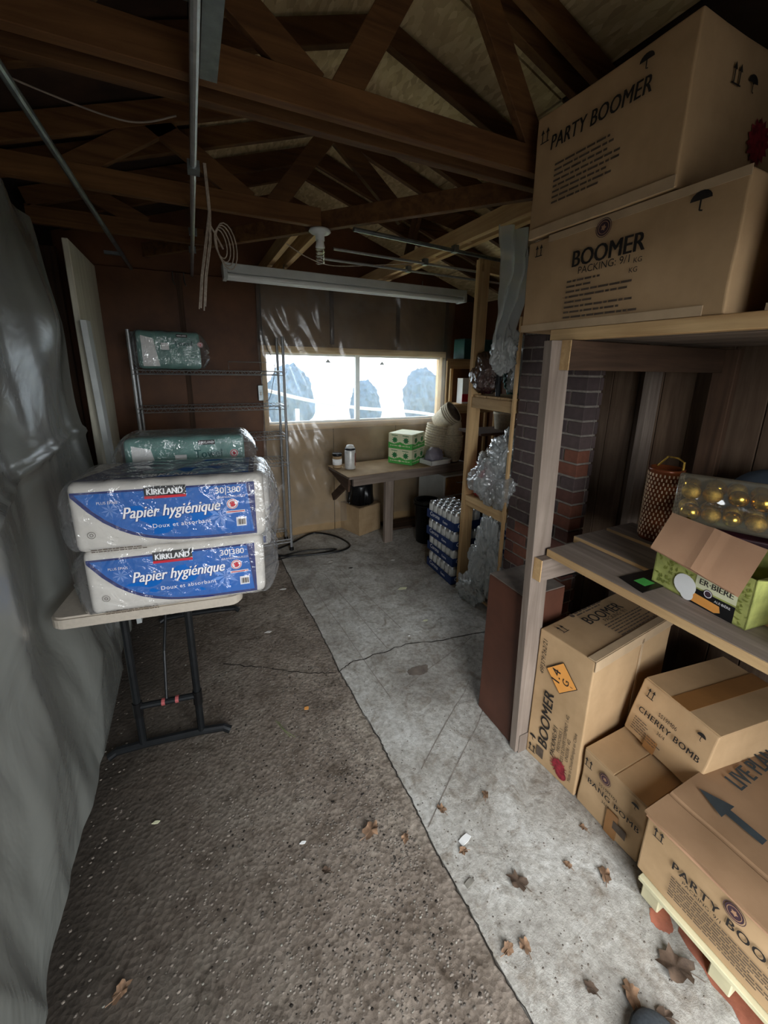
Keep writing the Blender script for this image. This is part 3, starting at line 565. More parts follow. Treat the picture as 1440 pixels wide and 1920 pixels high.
pr = Print((1.18, -.2, .363), (1, 0, 0), (0, 1, 0), .004); pr.o = Vector((0, 0, .023)); 
pr.text('LIVE PLANTS', .33, .625, .075, .002, sx=.78).text('UP', .215, .455, .06, .0015).line(.2, .445, .32, .445, .006)
pr.pts([(.200, .515), (.228, .515), (.228, .61), (.2, .61)]).pts([(.178, .608), (.252, .608), (.212, .69)]).build('printed_text', 'ink_slate', lp)
# pallet
pt = thing('low_pallet', 'pale low wooden pallet under the near right cartons', 'pallet', (1.2, .1, 0))
for y in (.50, .30, -.05): MB().box(1.20, 1.75, y-.055, y+.0, .005, .088, .003).build('block', 'pale_pine', pt)
for x in (1.174, 1.34, 1.5, 1.65): MB().box(x, x+.1, -.25, .505, .088, .104, .002).build('deck_board', 'pale_pine', pt)
# upper cartons
ub = carton('firework_carton', 'upper BOOMER carton with umbrella sign, resting on the top shelf', 1.20, .605, 1.842, .58, .70, .325, seed=9, rough=.003, flaps=False, tape=[(-.0045, -.002, .05, .70, .0, .025), (-.0045, -.002, .0, .60, .30, .322)])
Pf(.70, off=.006).text('BOOMER', .215, .195, .072, .0018, 0, sx=.86).text('PACKING: 9/1', .245, .170, .031).text('KG', .44, .165, .02).text('KG', .43, .14, .02).arrows(.05, .265, .036).umbrella(.6, .255, .052).build('printed_text', 'ink', ub)
Pf(.70, off=.006).fine(.205, .148, [.12, .10, .24, .22, .1, .24, .2, .26], .008, .0165).build('printed_text', 'ink_grey', ub)
seal(ub, lambda o: Pf(.70, off=o), .325, .288, .023)
up_ = carton('firework_carton', 'highest PARTY BOOMER carton, stacked on the upper carton near the ceiling', 1.19, .775, 2.17, .6, .53, .392, (R(0), 0, 0), seed=11, rough=.004, flaps=False, tape=[(-.0045, -.002, .0, .52, .0, .03)])
Pf(.53, off=.006).text('PARTY BOOMER', .075, .262, .062, .0012, .1, sx=.74, spacing=1.05).arrows(.035, .30, .04).umbrella(.40, .325, .042).build('printed_text', 'ink', up_)
Pf(.53, off=.006).fine(.105, .205, [.2, .22, .2, .24, .24, .2, .22, .18], .008, .0165).build('printed_text', 'ink_grey', up_)
Print((0, 0, 0), (1, 0, 0), (0, 0, 1), .006).circ(.33, .17, .06, 30, .045).build('printed_burst', 'ink_red', up_)
Print((0, 0, 0), (1, 0, 0), (0, 0, 1), .006).arrows(.16, .27, .045).umbrella(.25, .27, .045).build('printed_symbols', 'ink', up_)
ob = carton('small_carton', 'carton on the top shelf at the right edge of the photo', 1.24, .18, 1.842, .5, .36, .28, seed=13, mat='cardboard', tape=[(-.0045, -.002, 0, .36, 0, .02)])
# ------------------------------------------------------------------ front shelving
sh = thing('storage_shelving', 'rough wooden shelving on grey posts along the right wall', 'shelving', (1.2, 1.04, 0))
def W(name, mat, *a): MB().box(*a, .002).build(name, mat, sh)
MB().beam((1.222, 1.089, .012), (1.172, 1.089, 1.80), .038, .092, (1, 0, 0)).build('post', 'greywood_z', sh); W('post', 'greywood_z', 1.163, 1.252, -.35, -.312, 0, 1.80)
W('post', 'darkwood_z', 2.12, 2.158, .98, 1.068, 0, 1.80)
W('foot_block', 'greywood_z', 1.19, 1.25, 1.065, 1.069, .005, .10)
W('cross_bearer', 'greywood_x', 1.16, 2.2, 1.030, 1.068, .895, .985); W('cross_bearer', 'greywood_x', 1.2, 2.2, -.31, -.272, .895, .985)
W('cross_bearer', 'darkwood_x', 1.175, 2.2, 1.031, 1.069, 1.70, 1.80); W('cross_bearer', 'darkwood_x', 1.175, 2.2, -.312, -.274, 1.70, 1.80)
for n_, z_ in (('bearer_end', .895), ): MB().box(1.156, 1.16, 1.030, 1.068, .895, .985).build('bearer_end', 'pine_x', sh)
MB().box(1.171, 1.175, 1.031, 1.069, 1.70, 1.80).build('bearer_end', 'pine_x', sh)
for (xa, xb, yb) in ((1.205, 1.388, 1.055), (1.412, 1.598, 1.105), (1.625, 1.80, 1.11), (1.83, 2.02, 1.06)):
    W('shelf_board', 'greywood_y', xa+.003, xb, -.4, yb, .987, 1.017)
    MB().box(xa, xa+.0035, -.4, yb, .988, 1.016).build('board_edge', 'pine_y', sh)
W('top_front_board', 'pine_y', 1.195, 1.235, -.4, 1.15, 1.802, 1.841)
for k in range(5): W('top_board', 'greywood_y', 1.238+k*.18, 1.238+k*.18+.175, -.4, 1.13, 1.812, 1.838)
# ------------------------------------------------------------------ chimney: every brick
ch = thing('brick_chimney', 'sooty red brick chimney between the two shelving units', 'chimney', (1.8, 1.45, 0))
MB().box(1.806, 1.914, 1.456, 1.924, 0, 2.41).build('mortar_core', 'mortar', ch)
bm_ = {}
def brick(x0, x1, y0, y1, z, dark):
    k = (round(x1-x0, 3), round(y1-y0, 3), dark)
    if k not in bm_:
        b = MB().box(-(x1-x0)/2, (x1-x0)/2, -(y1-y0)/2, (y1-y0)/2, 0, .065, .003); me = bpy.data.meshes.new('brick'); b.b.to_mesh(me); b.b.free(); me.materials.append(MATS['brick_sooty' if dark else 'brick']); bm_[k] = me
    o = bpy.data.objects.new('brick', bm_[k]); C.objects.link(o); o.parent = ch; o.location = (((x0+x1)/2-1.8)+random.uniform(-.002, .002), (y0+y1)/2-1.45+random.uniform(-.002, .002), z); o.rotation_euler = (0, 0, random.uniform(-.008, .008))
for r_ in range(31):
    z = .005+r_*.076
    ysp = [1.45, 1.65, 1.86, 1.93] if r_ % 2 else [1.45, 1.545, 1.75, 1.93]
    for a, c_ in zip(ysp, ysp[1:]): brick(1.80, 1.89, a+(.0 if a == 1.45 else .005), c_-.005 if c_ < 1.93 else c_, z, (z > .75 and not (a < 1.5 and z < 1.25)) or random.random() < .2)
    xs = [1.893, 1.925]
    for a, c_ in zip(xs, xs[1:]): brick(a+.004, c_-.004, 1.45, 1.54, z, random.random() < .8)
# ------------------------------------------------------------------ brown speaker cabinet
sp = thing('speaker_cabinet', 'brown box cabinet with a dusty grey top standing on the floor beside the grey post', 'cabinet', (1.19, 1.12, .005))
MB().box(1.19, 1.43, 1.125, 1.36, .005, .76, .008).build('cabinet_body', 'leather_brown', sp)
MB().box(1.192, 1.428, 1.127, 1.358, .76, .765, .002).build('top_panel', 'dusty', sp)
MB().lathe([(.0, .0), (.05, .0)], 24, (1.345, 1.23, .7665), Matrix.Diagonal((1.2, .55, 1, 1))).build('port_hole', 'black_cloth', sp)
# ------------------------------------------------------------------ items on the middle shelf
bk = thing('candle_lantern', 'amber cylinder lantern with rows of pale beads and a metal handle', 'lantern', (1.715, .955, 1.018), (0, 0, 0))
MB().lathe([(.060, 0), (.062, .01), (.061, .29), (.064, .295), (.064, .305), (.057, .305), (.055, .01)], 32).build('glass_body', 'copper_glass', bk, True, False)
b = MB()
for i in range(17):
    for k in range(26):
        a = (k+.5*(i % 2))*2*math.pi/26; b.box(-.0022, .0022, -.0016, .0016, -.0055, .0055, 0, Matrix.Translation((.0625*math.cos(a), .0625*math.sin(a), .02+i*.0162)) @ Matrix.Rotation(a+math.pi/2, 4, 'Z'))
o = b.build('bead_rows', 'bead_pale', bk, world=False); o['kind'] = 'stuff'
MB().tube([(.02, -.05, .30), (.02, -.05, .335), (.03, -.02, .345), (.03, .02, .345), (.02, .05, .30)], .004).build('handle', 'gold_rough', bk, world=False)
# clear tube of ornaments, lying level
tb = thing('ornament_tube', 'clear plastic tube packed with gold ball ornaments lying on the shelf', 'ornament tube', (1.70, .60, 1.255), (0, 0, R(-64)))
cyl = Matrix.Rotation(R(90), 4, 'Y')
MB().lathe([(.0, -.26), (.085, -.26), (.09, -.255), (.09, .255), (.085, .26), (0, .26)], 36, (0, 0, 0), cyl).build('clear_tube', 'film_tube', tb, True, False)
rnd = random.Random(4)
for i in range(8):
    for (yy, zz, rr) in ((-.04, .035, .036), (.045, .04, .034), (-.045, -.038, .035), (.04, -.04, .035)):
        x_ = -.215+i*.061+rnd.uniform(-.006, .006)
        MB().ball((x_, yy, zz), rr*rnd.uniform(.78, .95), 3).build('ornament_ball', 'gold_rough' if rnd.random() < .4 else 'gold', tb, True, False)
wp = thing('maroon_box', 'dark maroon wrapped box under the ornament tube', 'box', (1.71, .60, 1.018), (0, 0, R(-64)))
MB().box(-.2, .24, -.06, .06, 0, .143, .006).build('wrapped_box', 'maroon', wp, world=False)
go = thing('glitter_ornament', 'gold glitter star ornament between tube and green box', 'ornament', (1.50, .42, 1.10))
MB().lathe([(0, 0), (.03, .005), (.05, .03), (.052, .05), (.03, .075), (0, .08)], 18).build('glitter_bell', 'gold_rough', go, True, False); MB().tube([(0, 0, .07), (0, 0, .1)], .006).build('hanger', 'gold', go, world=False)
go.location.z = 1.018
go2 = thing('gold_basket', 'round gold foil bowl behind the open flap', 'bowl', (1.60, .36, 1.018))
MB().lathe([(.04, 0), (.07, .06), (.075, .10), (.068, .10), (.06, .02), (0, .015)], 22).build('foil_bowl', 'gold_rough', go2, True, False); MB().lathe([(.073, .097), (.08, .1), (.073, .106)], 22).build('rim', 'gold', go2, True, False)
cl = thing('blue_bundle', 'grey-blue cloth bundle at the back of the middle shelf', 'bundle', (2.0, .62, 1.018))
b = MB().ball((0, 0, .16), .16, 4, (.8, 1.6, 1))
for v in b.b.verts: v.co += nz(v.co, 6, .04, 3); v.co.z = max(.0, v.co.z)
b.build('cloth', 'bluecloth', cl, True, False); MB().tube([(0, -.2, .24), (0, -.05, .3), (0, .1, .3), (0, .22, .25)], .012).build('strap', 'black_cloth', cl, world=False)
# beer box: open carton with big cardboard flap
ga = R(-7)
gb = thing('beer_carton', 'lime green leafy beer carton with its brown inner flap hanging open', 'box', (1.305, .45, 1.018), (0, 0, R(-7)))
GW, GD, GH = .26, .28, .15
b = MB().box(0, GW, 0, .004, 0, GH).box(0, GW, GD-.004, GD, 0, GH).box(0, .004, 0, GD, 0, GH).box(GW-.004, GW, 0, GD, 0, GH).box(0, GW, 0, GD, 0, .004); b.build('carton_body', 'lime', gb, world=False)
g2 = Print((0, GD, 0), (0, -1, 0), (0, 0, 1), .0015)
rnd = random.Random(8)
for k in range(46):
    x, y, a = rnd.uniform(.01, .115), rnd.uniform(.01, .13), rnd.uniform(0, 3.1); g2.pts([(x, y), (x+.008*math.cos(a+.5), y+.008*math.sin(a+.5)), (x+.017*math.cos(a), y+.017*math.sin(a)), (x+.008*math.cos(a-.5), y+.008*math.sin(a-.5))])
for k in range(26):
    x, y, a = rnd.uniform(.25, .272), rnd.uniform(.005, .13), rnd.uniform(0, 3.1); g2.pts([(x, y), (x+.006, y+.004), (x+.012*math.cos(a), y+.012*math.sin(a))])
g2.build('leaf_print', 'lime_dark', gb)
Print((0, GD, 0), (0, -1, 0), (0, 0, 1), .0018).rect(.135, .055, .248, .12).build('label_panel', 'cream', gb)
Print((0, GD, 0), (0, -1, 0), (0, 0, 1), .0018).rect(.12, .0, .248, .05).build('label_panel', 'print_black', gb)
Print((0, GD, 0), (0, -1, 0), (0, 0, 1), .0026).pts([(.13, .006), (.2, .004), (.215, .012), (.21, .03), (.13, .035)]).build('label_panel', 'label_orange', gb)
Print((0, GD, 0), (0, -1, 0), (0, 0, 1), .0026).text('ER·BIÈRE', .145, .07, .025, .0003, sx=1.0).build('printed_text', 'ink', gb)
Print((0, GD, 0), (0, -1, 0), (0, 0, 1), .003).circ(.175, .05, .013).build('printed_seal', 'ink_purple', gb); Print((0, GD, 0), (0, -1, 0), (0, 0, 1), .0036).ring(.175, .05, .009, .011).text('ALE·BIÈRE', .195, .036, .010).build('printed_seal', 'print_white', gb)
Print((0, GD, 0), (0, -1, 0), (0, 0, 1), .0026).line(.14, .112, .16, .104, .006).line(.17, .118, .2, .108, .006).line(.21, .112, .235, .108, .006).text('A.C.', .045, .105, .02, 0, .4).build('printed_text', 'print_red', gb)
Print((0, GD, 0), (0, -1, 0), (0, 0, 1), .0042).circ(.108, .045, .034).circ(.118, .02, .02).build('torn_sticker', 'paper', gb, label='torn round white sticker')
def gloc(p): return Matrix.Rotation(R(7), 3, 'Z') @ (Vector(p)-Vector((1.305, .45, 1.018)))
TL, TR, BR, BL = (gloc(q) for q in ((1.40, .737, 1.249), (1.36, .466, 1.241), (1.245, .46, 1.132), (1.25, .701, 1.168)))
MB().grid(12, 4, lambda u, v: (TL*(1-u)+TR*u)*(1-v)+(BL*(1-u)+BR*u)*v+Vector((-.002, 0, .004))*(1-abs(u-.52)*8 if abs(u-.52) < .12 else 0)).grid(12, 4, lambda u, v: (TL*(1-u)+TR*u)*(1-v)+(BL*(1-u)+BR*u)*v+Vector((.002, 0, -.004))).build('open_flap', 'cardboard_pink', gb, world=False)
b = MB(); b.poly([(0, 0, GH), (GW, 0, GH), (GW, -.09, GH+.03), (0, -.07, GH+.03)], .003); b.build('open_flap', 'lime', gb, world=False, label='lime green outer flap')
tg = thing('hang_tag', 'black cardboard tag with a small green label on the front shelf board', 'tag', (1.33, .745, 1.019), (0, 0, R(-8)))
MB().poly([(-.09, -.07, 0), (.09, -.05, 0), (.11, .045, 0), (-.08, .03, 0)], .002).build('card', 'black_plastic', tg, world=False)
Print((-.06, -.055, .002), (1, .1, 0), (-.1, 1, 0), .001).rect(.01, .01, .06, .05).build('green_label', 'green', tg); 
nb = tag(None or MB().box(1.24, 1.40, .2, .28, 1.018, 1.16, .003).build('cardboard_divider', 'cardboard_old'), 'plain cardboard piece on the shelf at the right edge', 'cardboard')
# black plastic behind the boomer carton
b = MB().ball((1.62, 1.27, .74), .16, 4, (1.0, .7, .8))
for v in b.b.verts: v.co += nz(v.co, 9, .06, 9)
# ------------------------------------------------------------------ crumpled things
def crumple(name, label, cat, c, sz, mat, seed, amp=.35, parts='film', sub=5, grp=None, smooth=True):
    t = thing(name, label, cat, (c[0], c[1], c[2]-sz[2]), group=grp); b = MB(); bmesh.ops.create_icosphere(b.b, subdivisions=sub, radius=1)
    for v in b.b.verts:
        d = v.co.normalized(); s_ = Vector((seed, seed*2, 0))
        k = 1+amp*noise.noise(d*1.6+s_)+amp*.5*(1-2*abs(noise.noise(d*3.4+s_)))+amp*.3*(1-2*abs(noise.noise(d*8+s_)))-amp*.3
        z_ = d.z*sz[2]*k+sz[2]; v.co = Vector((d.x*sz[0]*k, d.y*sz[1]*k, max(z_, 0)))
    b.build(parts, mat, t, smooth, False); return t
t = crumple('black_bag', 'black plastic bag behind the tall end-standing carton', 'bag', (1.68, 1.20, .77), (.30, .07, .07), 'black_plastic', 5, .4, 'bag_film')
t.location.z = .766
# ------------------------------------------------------------------ folding table, packs
tt = thing('folding_table', 'beige plastic folding table with black steel legs at the left wall', 'table', (-.235, 1.715, 0), (0, 0, R(-8)))
b = MB(); L = []
for cx_, cy_, a0 in ((.30, .06, -90), (.30, 1.14, 0), (-.30, 1.14, 90), (-.30, .06, 180)):
    for k in range(6): a = R(a0+k*18); L.append((cx_+.05*math.cos(a), cy_+.05*math.sin(a), .69))
b.poly(L, .052); bmesh.ops.bevel(b.b, geom=[e for e in b.b.edges if abs(e.verts[0].co.z-e.verts[1].co.z) < .001], offset=.008, segments=2, affect='EDGES'); b.build('tabletop', 'table_plastic', tt, world=False)
for yb in (.06, 1.08):
    for xx in (-.115, .125): MB().tube([(xx, yb, .70), (xx+(.0), yb, .36), (xx, yb, .03)], .0155, 10).build('leg', 'black_metal', tt, world=False)
    MB().tube([(-.115, yb, .235), (.125, yb, .235)], .014, 10).build('crossbar', 'black_metal', tt, world=False)
    MB().tube([(-.25, yb-.01, .012), (-.22, yb, .026), (-.1, yb, .034), (.12, yb, .034), (.22, yb, .026), (.25, yb-.01, .012)], .0175, 10).build('foot_bar', 'black_metal', tt, world=False)
    for xx in (-.115, .125): MB().tube([(xx, yb, .19), (xx, yb, .26)], .0195, 10).build('collar', 'black_plastic', tt, world=False)
for xx in (-.02, .035): MB().tube([(xx, .06, .235), (xx+.014, .06, .235)], .0155, 10).build('band', 'orange_red', tt, world=False, label='faded red band')
MB().tube([(.0, .3, .68), (-.0, .12, .45), (.0, .06, .25)], .006).build('brace', 'black_metal', tt, world=False); MB().tube([(.0, 1.0, .68), (.0, 1.06, .3)], .006).build('brace', 'black_metal', tt, world=False)
MB().lathe([(.018, 0), (.022, .004), (.018, .008)], 16, (.0, .35, .5)).tube([(0, .35, .51), (0, .35, .7)], .0015).build('lock_ring', 'steel', tt, world=False)
def pack(name, label, loc, rot, W, D, H, kind, seed, grp, cat='toilet paper pack'):
    t = thing(name, label, cat, loc, rot, grp)
    b = MB().box(-W/2, W/2, -D/2, D/2, 0, H, .028)
    bmesh.ops.subdivide_edges(b.b, edges=[e for e in b.b.edges if e.calc_length() > .08], cuts=9, use_grid_fill=True)
    bl = lambda x, z: .010*math.cos(math.pi*max(-1, min(1, x/W)))*math.cos(math.pi*max(-.5, min(.5, (z-H/2)/H)))
    for v in b.b.verts:
        x, y, z = v.co
        if abs(x) > W/2-.03: v.co.x += .008*abs(math.cos(y*math.pi/.115))*(1 if x > 0 else -1)*.6
        if y < -D/2+.02: v.co.y -= bl(x, z)
        if z > H-.03: v.co.z += .006*abs(math.sin(x*math.pi/.12))
    base = {'tp': 'tissue', 'towel': 'teal'}[kind]
    b.build('paper_rolls', base, t, True, False)
    F0 = lambda off: Print((0, -D/2, 0), (1, 0, 0), (0, 0, 1), off, bl)
    if kind == 'tp':
        x0, x1 = -W/2+.012, W/2-.03
        L = [(x0, H-.026)]+[(x0+(x1-x0)*(k/14), .020+.2*(1-k/14)**4.5) for k in range(15)]+[(x1, H-.022)]
        F0(.0018).pts(L).build('navy_print', 'navy', t, .03)
        L2 = [(x0+.012, H-.033)]+[(x0+.02+(x1-x0-.03)*(k/14), .032+.185*(1-k/14)**4.5) for k in range(15)]+[(x1-.03, H-.029)]
        F0(.0030).pts(L2).build('blue_print', 'blue', t, .03)
        pf = F0(.0042)
        for k in range(8):
            a = k*math.pi/4+.2; c_ = (.17, .11); pf.pts([c_, (c_[0]+.03*math.cos(a-.25), c_[1]+.03*math.sin(a-.25)), (c_[0]+.06*math.cos(a), c_[1]+.06*math.sin(a)), (c_[0]+.03*math.cos(a+.25), c_[1]+.03*math.sin(a+.25))])
            c_ = (-.2, .165); pf.pts([c_, (c_[0]+.015*math.cos(a-.25), c_[1]+.015*math.sin(a-.25)), (c_[0]+.03*math.cos(a), c_[1]+.03*math.sin(a)), (c_[0]+.015*math.cos(a+.25), c_[1]+.015*math.sin(a+.25))])
        pf.build('flower_print', 'lightblue', t, .03)
        F0(.0046).text('Papier hygiénique', -.165, .128, .062, .003, .32, sx=.76, rot=1).build('text_shadow', 'navy', t, .05)
        F0(.0058).text('Papier hygiénique', -.165, .13, .062, .0012, .32, sx=.76, rot=1).text('Doux et absorbant', -.07, .085, .024, 0, 0, rot=1, spacing=1.1).text('30|380', .155, H-.06, .034, .0006).text('GRANDES FEUILLES', .16, H-.08, .012).text('PLUS ÉPAIS', -.24, .19, .014).build('printed_text', 'print_white', t, .05)
        F0(.0050).rect(-.085, H-.062, .055, H-.017).build('brand_plate', 'print_black', t, .05); F0(.0058).rect(-.085, H-.062, .055, H-.052).build('brand_plate', 'print_red', t, .05)
        F0(.0064).text('KIRKLAND', -.078, H-.047, .031, .0012, 0, sx=.82).build('brand_text', 'print_white', t, .05)
        F0(.0050).circ(.215, .155, .021).rect(.19, .118, .26, .128).rect(.225, .06, .262, .098).build('white_mark', 'print_white', t, .05)
        F0(.0060).ring(.215, .155, .0165, .019).circ(.215, .155, .012, 11*2, .006).rect(.192, .121, .258, .125).build('maple_mark', 'print_red', t, .05)
        pb_ = F0(.0060)
        for k in range(9): pb_.rect(.23+k*.0032, .066, .2315+k*.0032+.0008*(k % 3), .09)
        pb_.fine(-W/2+.05, .014, [.16, .18], .004, .008); pb_.ring(-W/2+.06, .075, .012, .0135).ring(-W/2+.06, .075, .004, .006); pb_.build('small_print', 'ink_grey', t, .05)
        # top print
        Print((0, 0, H), (1, 0, 0), (0, 1, 0), .0075).pts([(x0+.0, -D/2+.03), (x1, -D/2+.03), (x1, D/2-.03), (x0+.1, D/2-.03)]).build('navy_print', 'navy', t, .03)
        Print((0, 0, H), (1, 0, 0), (0, 1, 0), .009).pts([(-.05, -D/2+.035), (x1-.02, -D/2+.035), (x1-.02, D/2-.05), (.1, D/2-.05)]).build('blue_print', 'blue', t, .03)
        Print((0, 0, H), (1, 0, 0), (0, 1, 0), .0105).text('KIRKLAND', -.11, -D/2+.04, .05, .0015, 0, sx=.85).text('Ultra', .12, 0, .05, .001, .3).build('brand_text', 'print_white', t, .05)
    else:
        F0(.0018).pts([(-W/2+.03, .02), (-W/2+.14, .02), (-W/2+.11, H-.05), (-W/2+.03, H-.03)]).rect(-.05, H-.13, .0, H-.08).circ(.215, H-.085, .02).build('white_print', 'paper', t, .04)
        F0(.003).text('Towel', .035, H-.098, .055, .0012, 0, sx=.9).build('printed_text', 'teal_dark', t, .05)
        F0(.003).rect(.055, H-.036, .13, H-.014).build('brand_plate', 'print_black', t, .05); F0(.004).text('KIRKLAND', .06, H-.030, .016, .0003, sx=.82).build('brand_text', 'print_white', t, .05)
        F0(.003).ring(.215, H-.085, .014, .018).circ(.215, H-.085, .009, 22, .005).build('maple_mark', 'print_red', t, .05)
    # loose clear overwrap with pinched ends
    b = MB(); nx, nr = 60, 48
    def wr(u, v):
        x = (-.5+u)*(W+.13); e = max(0, abs(x)-W/2+.01)/.075; a = v*2*math.pi; e = min(e, 1)
        ca, sa = math.cos(a), math.sin(a); q = (abs(ca)**10+abs(sa)**10)**(-1/10)
        hy, hz = (D/2+.006)*(1-.5*e*e), (H/2+.004)*(1-.72*e*e)
        n_ = noise.noise(Vector((x*14, math.cos(a)*3+seed, math.sin(a)*3)))*.004+noise.noise(Vector((x*5+math.sin(a*3)*2, math.cos(a)*6+seed, math.sin(a)*6)))*(.003+.03*e)
        return Vector((x+.02*e*noise.noise(Vector((0, a*2+seed, 4))), ca*q*(hy+n_+.006), max(H/2+.006+sa*q*(hz+n_*.7)-.02*e, .0015)))
    b.grid(nx, nr, wr); b.build('clear_wrap', 'film_wrap', t, True, False)
    return t
G = 'wrapped paper packs on the folding table'
p1 = pack('toilet_paper_pack', 'lower blue toilet paper pack lying directly on the table edge', (-.088, 1.855, .742), (0, 0, R(-8)), .64, .34, .262, 'tp', 1, G)
p2 = pack('toilet_paper_pack', 'upper blue toilet paper pack resting on the lower front one', (-.085, 1.84, 1.012), (0, 0, R(-8)), .66, .35, .262, 'tp', 4, G)
p3 = pack('toilet_paper_pack', 'blue toilet paper pack behind the front stack, poking out at right', (.02, 2.26, .742), (0, 0, R(4)), .58, .30, .40, 'tp', 6, G)
p5 = pack('paper_towel_pack', 'green paper towel pack on top behind the blue packs', (-.04, 2.30, 1.152), (0, 0, R(-5)), .52, .28, .20, 'towel', 8, G, 'paper towel pack')
# ------------------------------------------------------------------ wire rack
wk = thing('wire_rack', 'chrome wire shelving rack against the plywood wall', 'rack', (.17, 3.7, 0))
for x in (-.385, .715):
    for y in (3.58, 3.84):
        MB().tube([(x, y, .0), (x, y, 1.93)], .0125, 10).build('post', 'steel', wk)
        MB().lathe([(.012, 0), (.022, .004), (.02, .03), (.013, .035)], 12, (x, y, 0)).build('foot', 'black_plastic', wk)
for z in (.12, .86, 1.10, 1.36, 1.645):
    b = MB()
    for y in (3.57, 3.85):
        for dz in (0, -.03): b.tube([(-.385, y, z+dz), (.715, y, z+dz)], .0035, 6)
        for k in range(22): x = -.36+k*.05; b.tube([(x, y, z), (x+.025, y, z-.03), (x+.05, y, z)], .002, 4)
    for x in (-.385, .715):
        for dz in (0, -.03): b.tube([(x, 3.57, z+dz), (x, 3.85, z+dz)], .0035, 6)
    for k in range(40): x = -.37+k*.0275; b.tube([(x, 3.57, z+.003), (x, 3.85, z+.003)], .0016, 4)
    b.build('wire_shelf', 'steel', wk)
MB().tube([(.3, 3.84, 1.655), (.3, 3.84, 1.72), (.66, 3.84, 1.72), (.69, 3.84, 1.70), (.66, 3.84, 1.66)], .003, 6).build('ledge_wire', 'steel', wk)
pack('paper_towel_pack', 'green paper towel pack on the top shelf of the chrome wire rack', (-.13, 3.71, 1.655), (0, 0, 0), .42, .24, .27, 'towel', 12, None, 'paper towel pack')
# ------------------------------------------------------------------ workbench
wt = thing('workbench', 'low wooden workbench covered with cardboard under the window', 'table', (1.7, 3.52, 0), (0, 0, R(6)))
def wv(name, mat, *a): MB().box(*a, .002).build(name, mat, wt, world=False)
wv('tabletop', 'greywood_x', -.56, .78, -.24, .22, .735, .76)
MB().poly([(-.58, -.25, .764), (.35, -.27, .764), (.35, .2, .768), (-.57, .215, .764)], .004).build('cardboard_cover', 'cardboard_old', wt, world=False)
MB().poly([(-.565, -.22, .62), (-.565, .21, .73), (-.56, .21, .735), (-.56, -.22, .735)], .02, (1, 0, 0)).build('end_board', 'darkwood_y', wt, world=False)
MB().beam((-.52, -.15, .70), (-.52, .2, .45), .03, .07).build('bracket', 'darkwood_y', wt, world=False)
wv('apron', 'greywood_x', -.5, .8, -.2, -.165, .655, .733)
for x, y in ((-.08, -.12), (.70, -.14), (.70, .19)): wv('leg', 'greywood_z', x-.045, x+.045, y-.02, y+.02, 0, .733)
jr = thing('paint_jar', 'small jar with a dark lid at the left end of the workbench', 'jar', (1.17, 3.56, .772))
MB().lathe([(.04, 0), (.043, .005), (.043, .10), (.038, .115)], 20).build('jar_body', 'cardboard_old', jr, True, False); MB().lathe([(.043, .112), (.045, .115), (.045, .135), (.043, .138), (0, .138)], 20).build('lid', 'black_metal', jr, True, False); MB().lathe([(.0437, .03), (.0437, .085)], 20).build('label', 'paper', jr, True, False)
cn = thing('spray_can', 'tall white can with red and brown label beside the small jar', 'can', (1.27, 3.48, .772))
MB().lathe([(.048, 0), (.05, .005), (.05, .17), (.045, .18)], 22).build('can_body', 'can_white', cn, True, False); MB().lathe([(.046, .178), (.05, .182), (.05, .19), (.046, .195)], 22).build('rim', 'black_metal', cn, True, False); MB().lathe([(.04, .192), (.042, .2), (.03, .222), (0, .226)], 20).build('cap', 'white_plastic', cn, True, False)
MB().grid(8, 1, lambda u, v: Vector((.0508*math.cos(-.9+u*1.6), .0508*math.sin(-.9+u*1.6), .03+v*.12))).build('label', 'tin_red', cn, world=False)
for k in (0, 1):
    t = thing('tissue_carton', ('lower green and white printed carton on the workbench', 'upper green and white printed carton, stacked on its twin')[k], 'box', (1.86, 3.365, .772+k*.151), (0, 0, R(35)), 'green cartons on the workbench')
    MB().box(0, .29, 0, .26, 0, .149, .003).build('carton_body', 'cream', t, world=False)
    for o_, u_, wd in (((0, .26, 0), (0, -1, 0), .26), ((0, 0, 0), (1, 0, 0), .29)):
        Print(o_, u_, (0, 0, 1), .001).pts([(0, 0), (wd, 0), (wd, .062), (wd*.75, .045), (wd*.5, .068), (wd*.25, .045), (0, .062)]).build('green_band', 'green', t)
        pq = Print(o_, u_, (0, 0, 1), .002)
        for xx in (.28, .75): pq.circ(xx*wd, .085, .036, 16, .02).line(xx*wd-.04, .132, xx*wd+.03, .128, .006)
        pq.build('leaf_print', 'green_dark', t)['kind'] = 'stuff'; Print(o_, u_, (0, 0, 1), .002).fine(.02, .025, [wd-.05], .01, .02).circ(wd/2, .03, .011).build('printed_text', 'cream', t)
# fibre pots
pp = thing('fibre_pot_stack', 'tall leaning stack of nested fibre plant pots, open mouth facing out', 'pots', (2.20, 3.55, .772), (R(4), R(8), 0))
T0 = Matrix.Identity(4)
for k in range(9):
    z = k*.026; MB().lathe([(.085, z), (.11, z+.14), (.118, z+.142), (.118, z+.158), (.108, z+.158), (.08, z+.01), (0, z+.008)], 22).build('fibre_pot', 'fibre', pp, True, False)
T1 = Matrix.Translation((-.0, -.0, .40)) @ Matrix.Rotation(R(28), 4, 'Y') @ Matrix.Rotation(R(40), 4, 'X')
for k in range(4):
    z = k*.022-.03; MB().lathe([(.08, z), (.105, z+.14), (.116, z+.142), (.116, z+.158), (.106, z+.158), (.09, z+.05)], 22, T=T1).build('fibre_pot', 'fibre', pp, True, False)
MB().lathe([(.0, .05), (.08, .05), (.104, .19)], 22, T=T1).build('pot_inside', 'fibre_dark', pp, True, False)
p6 = thing('fibre_pot_stack', 'short upright stack of nested fibre plant pots behind the far shelf post', 'pots', (2.37, 3.42, .772))
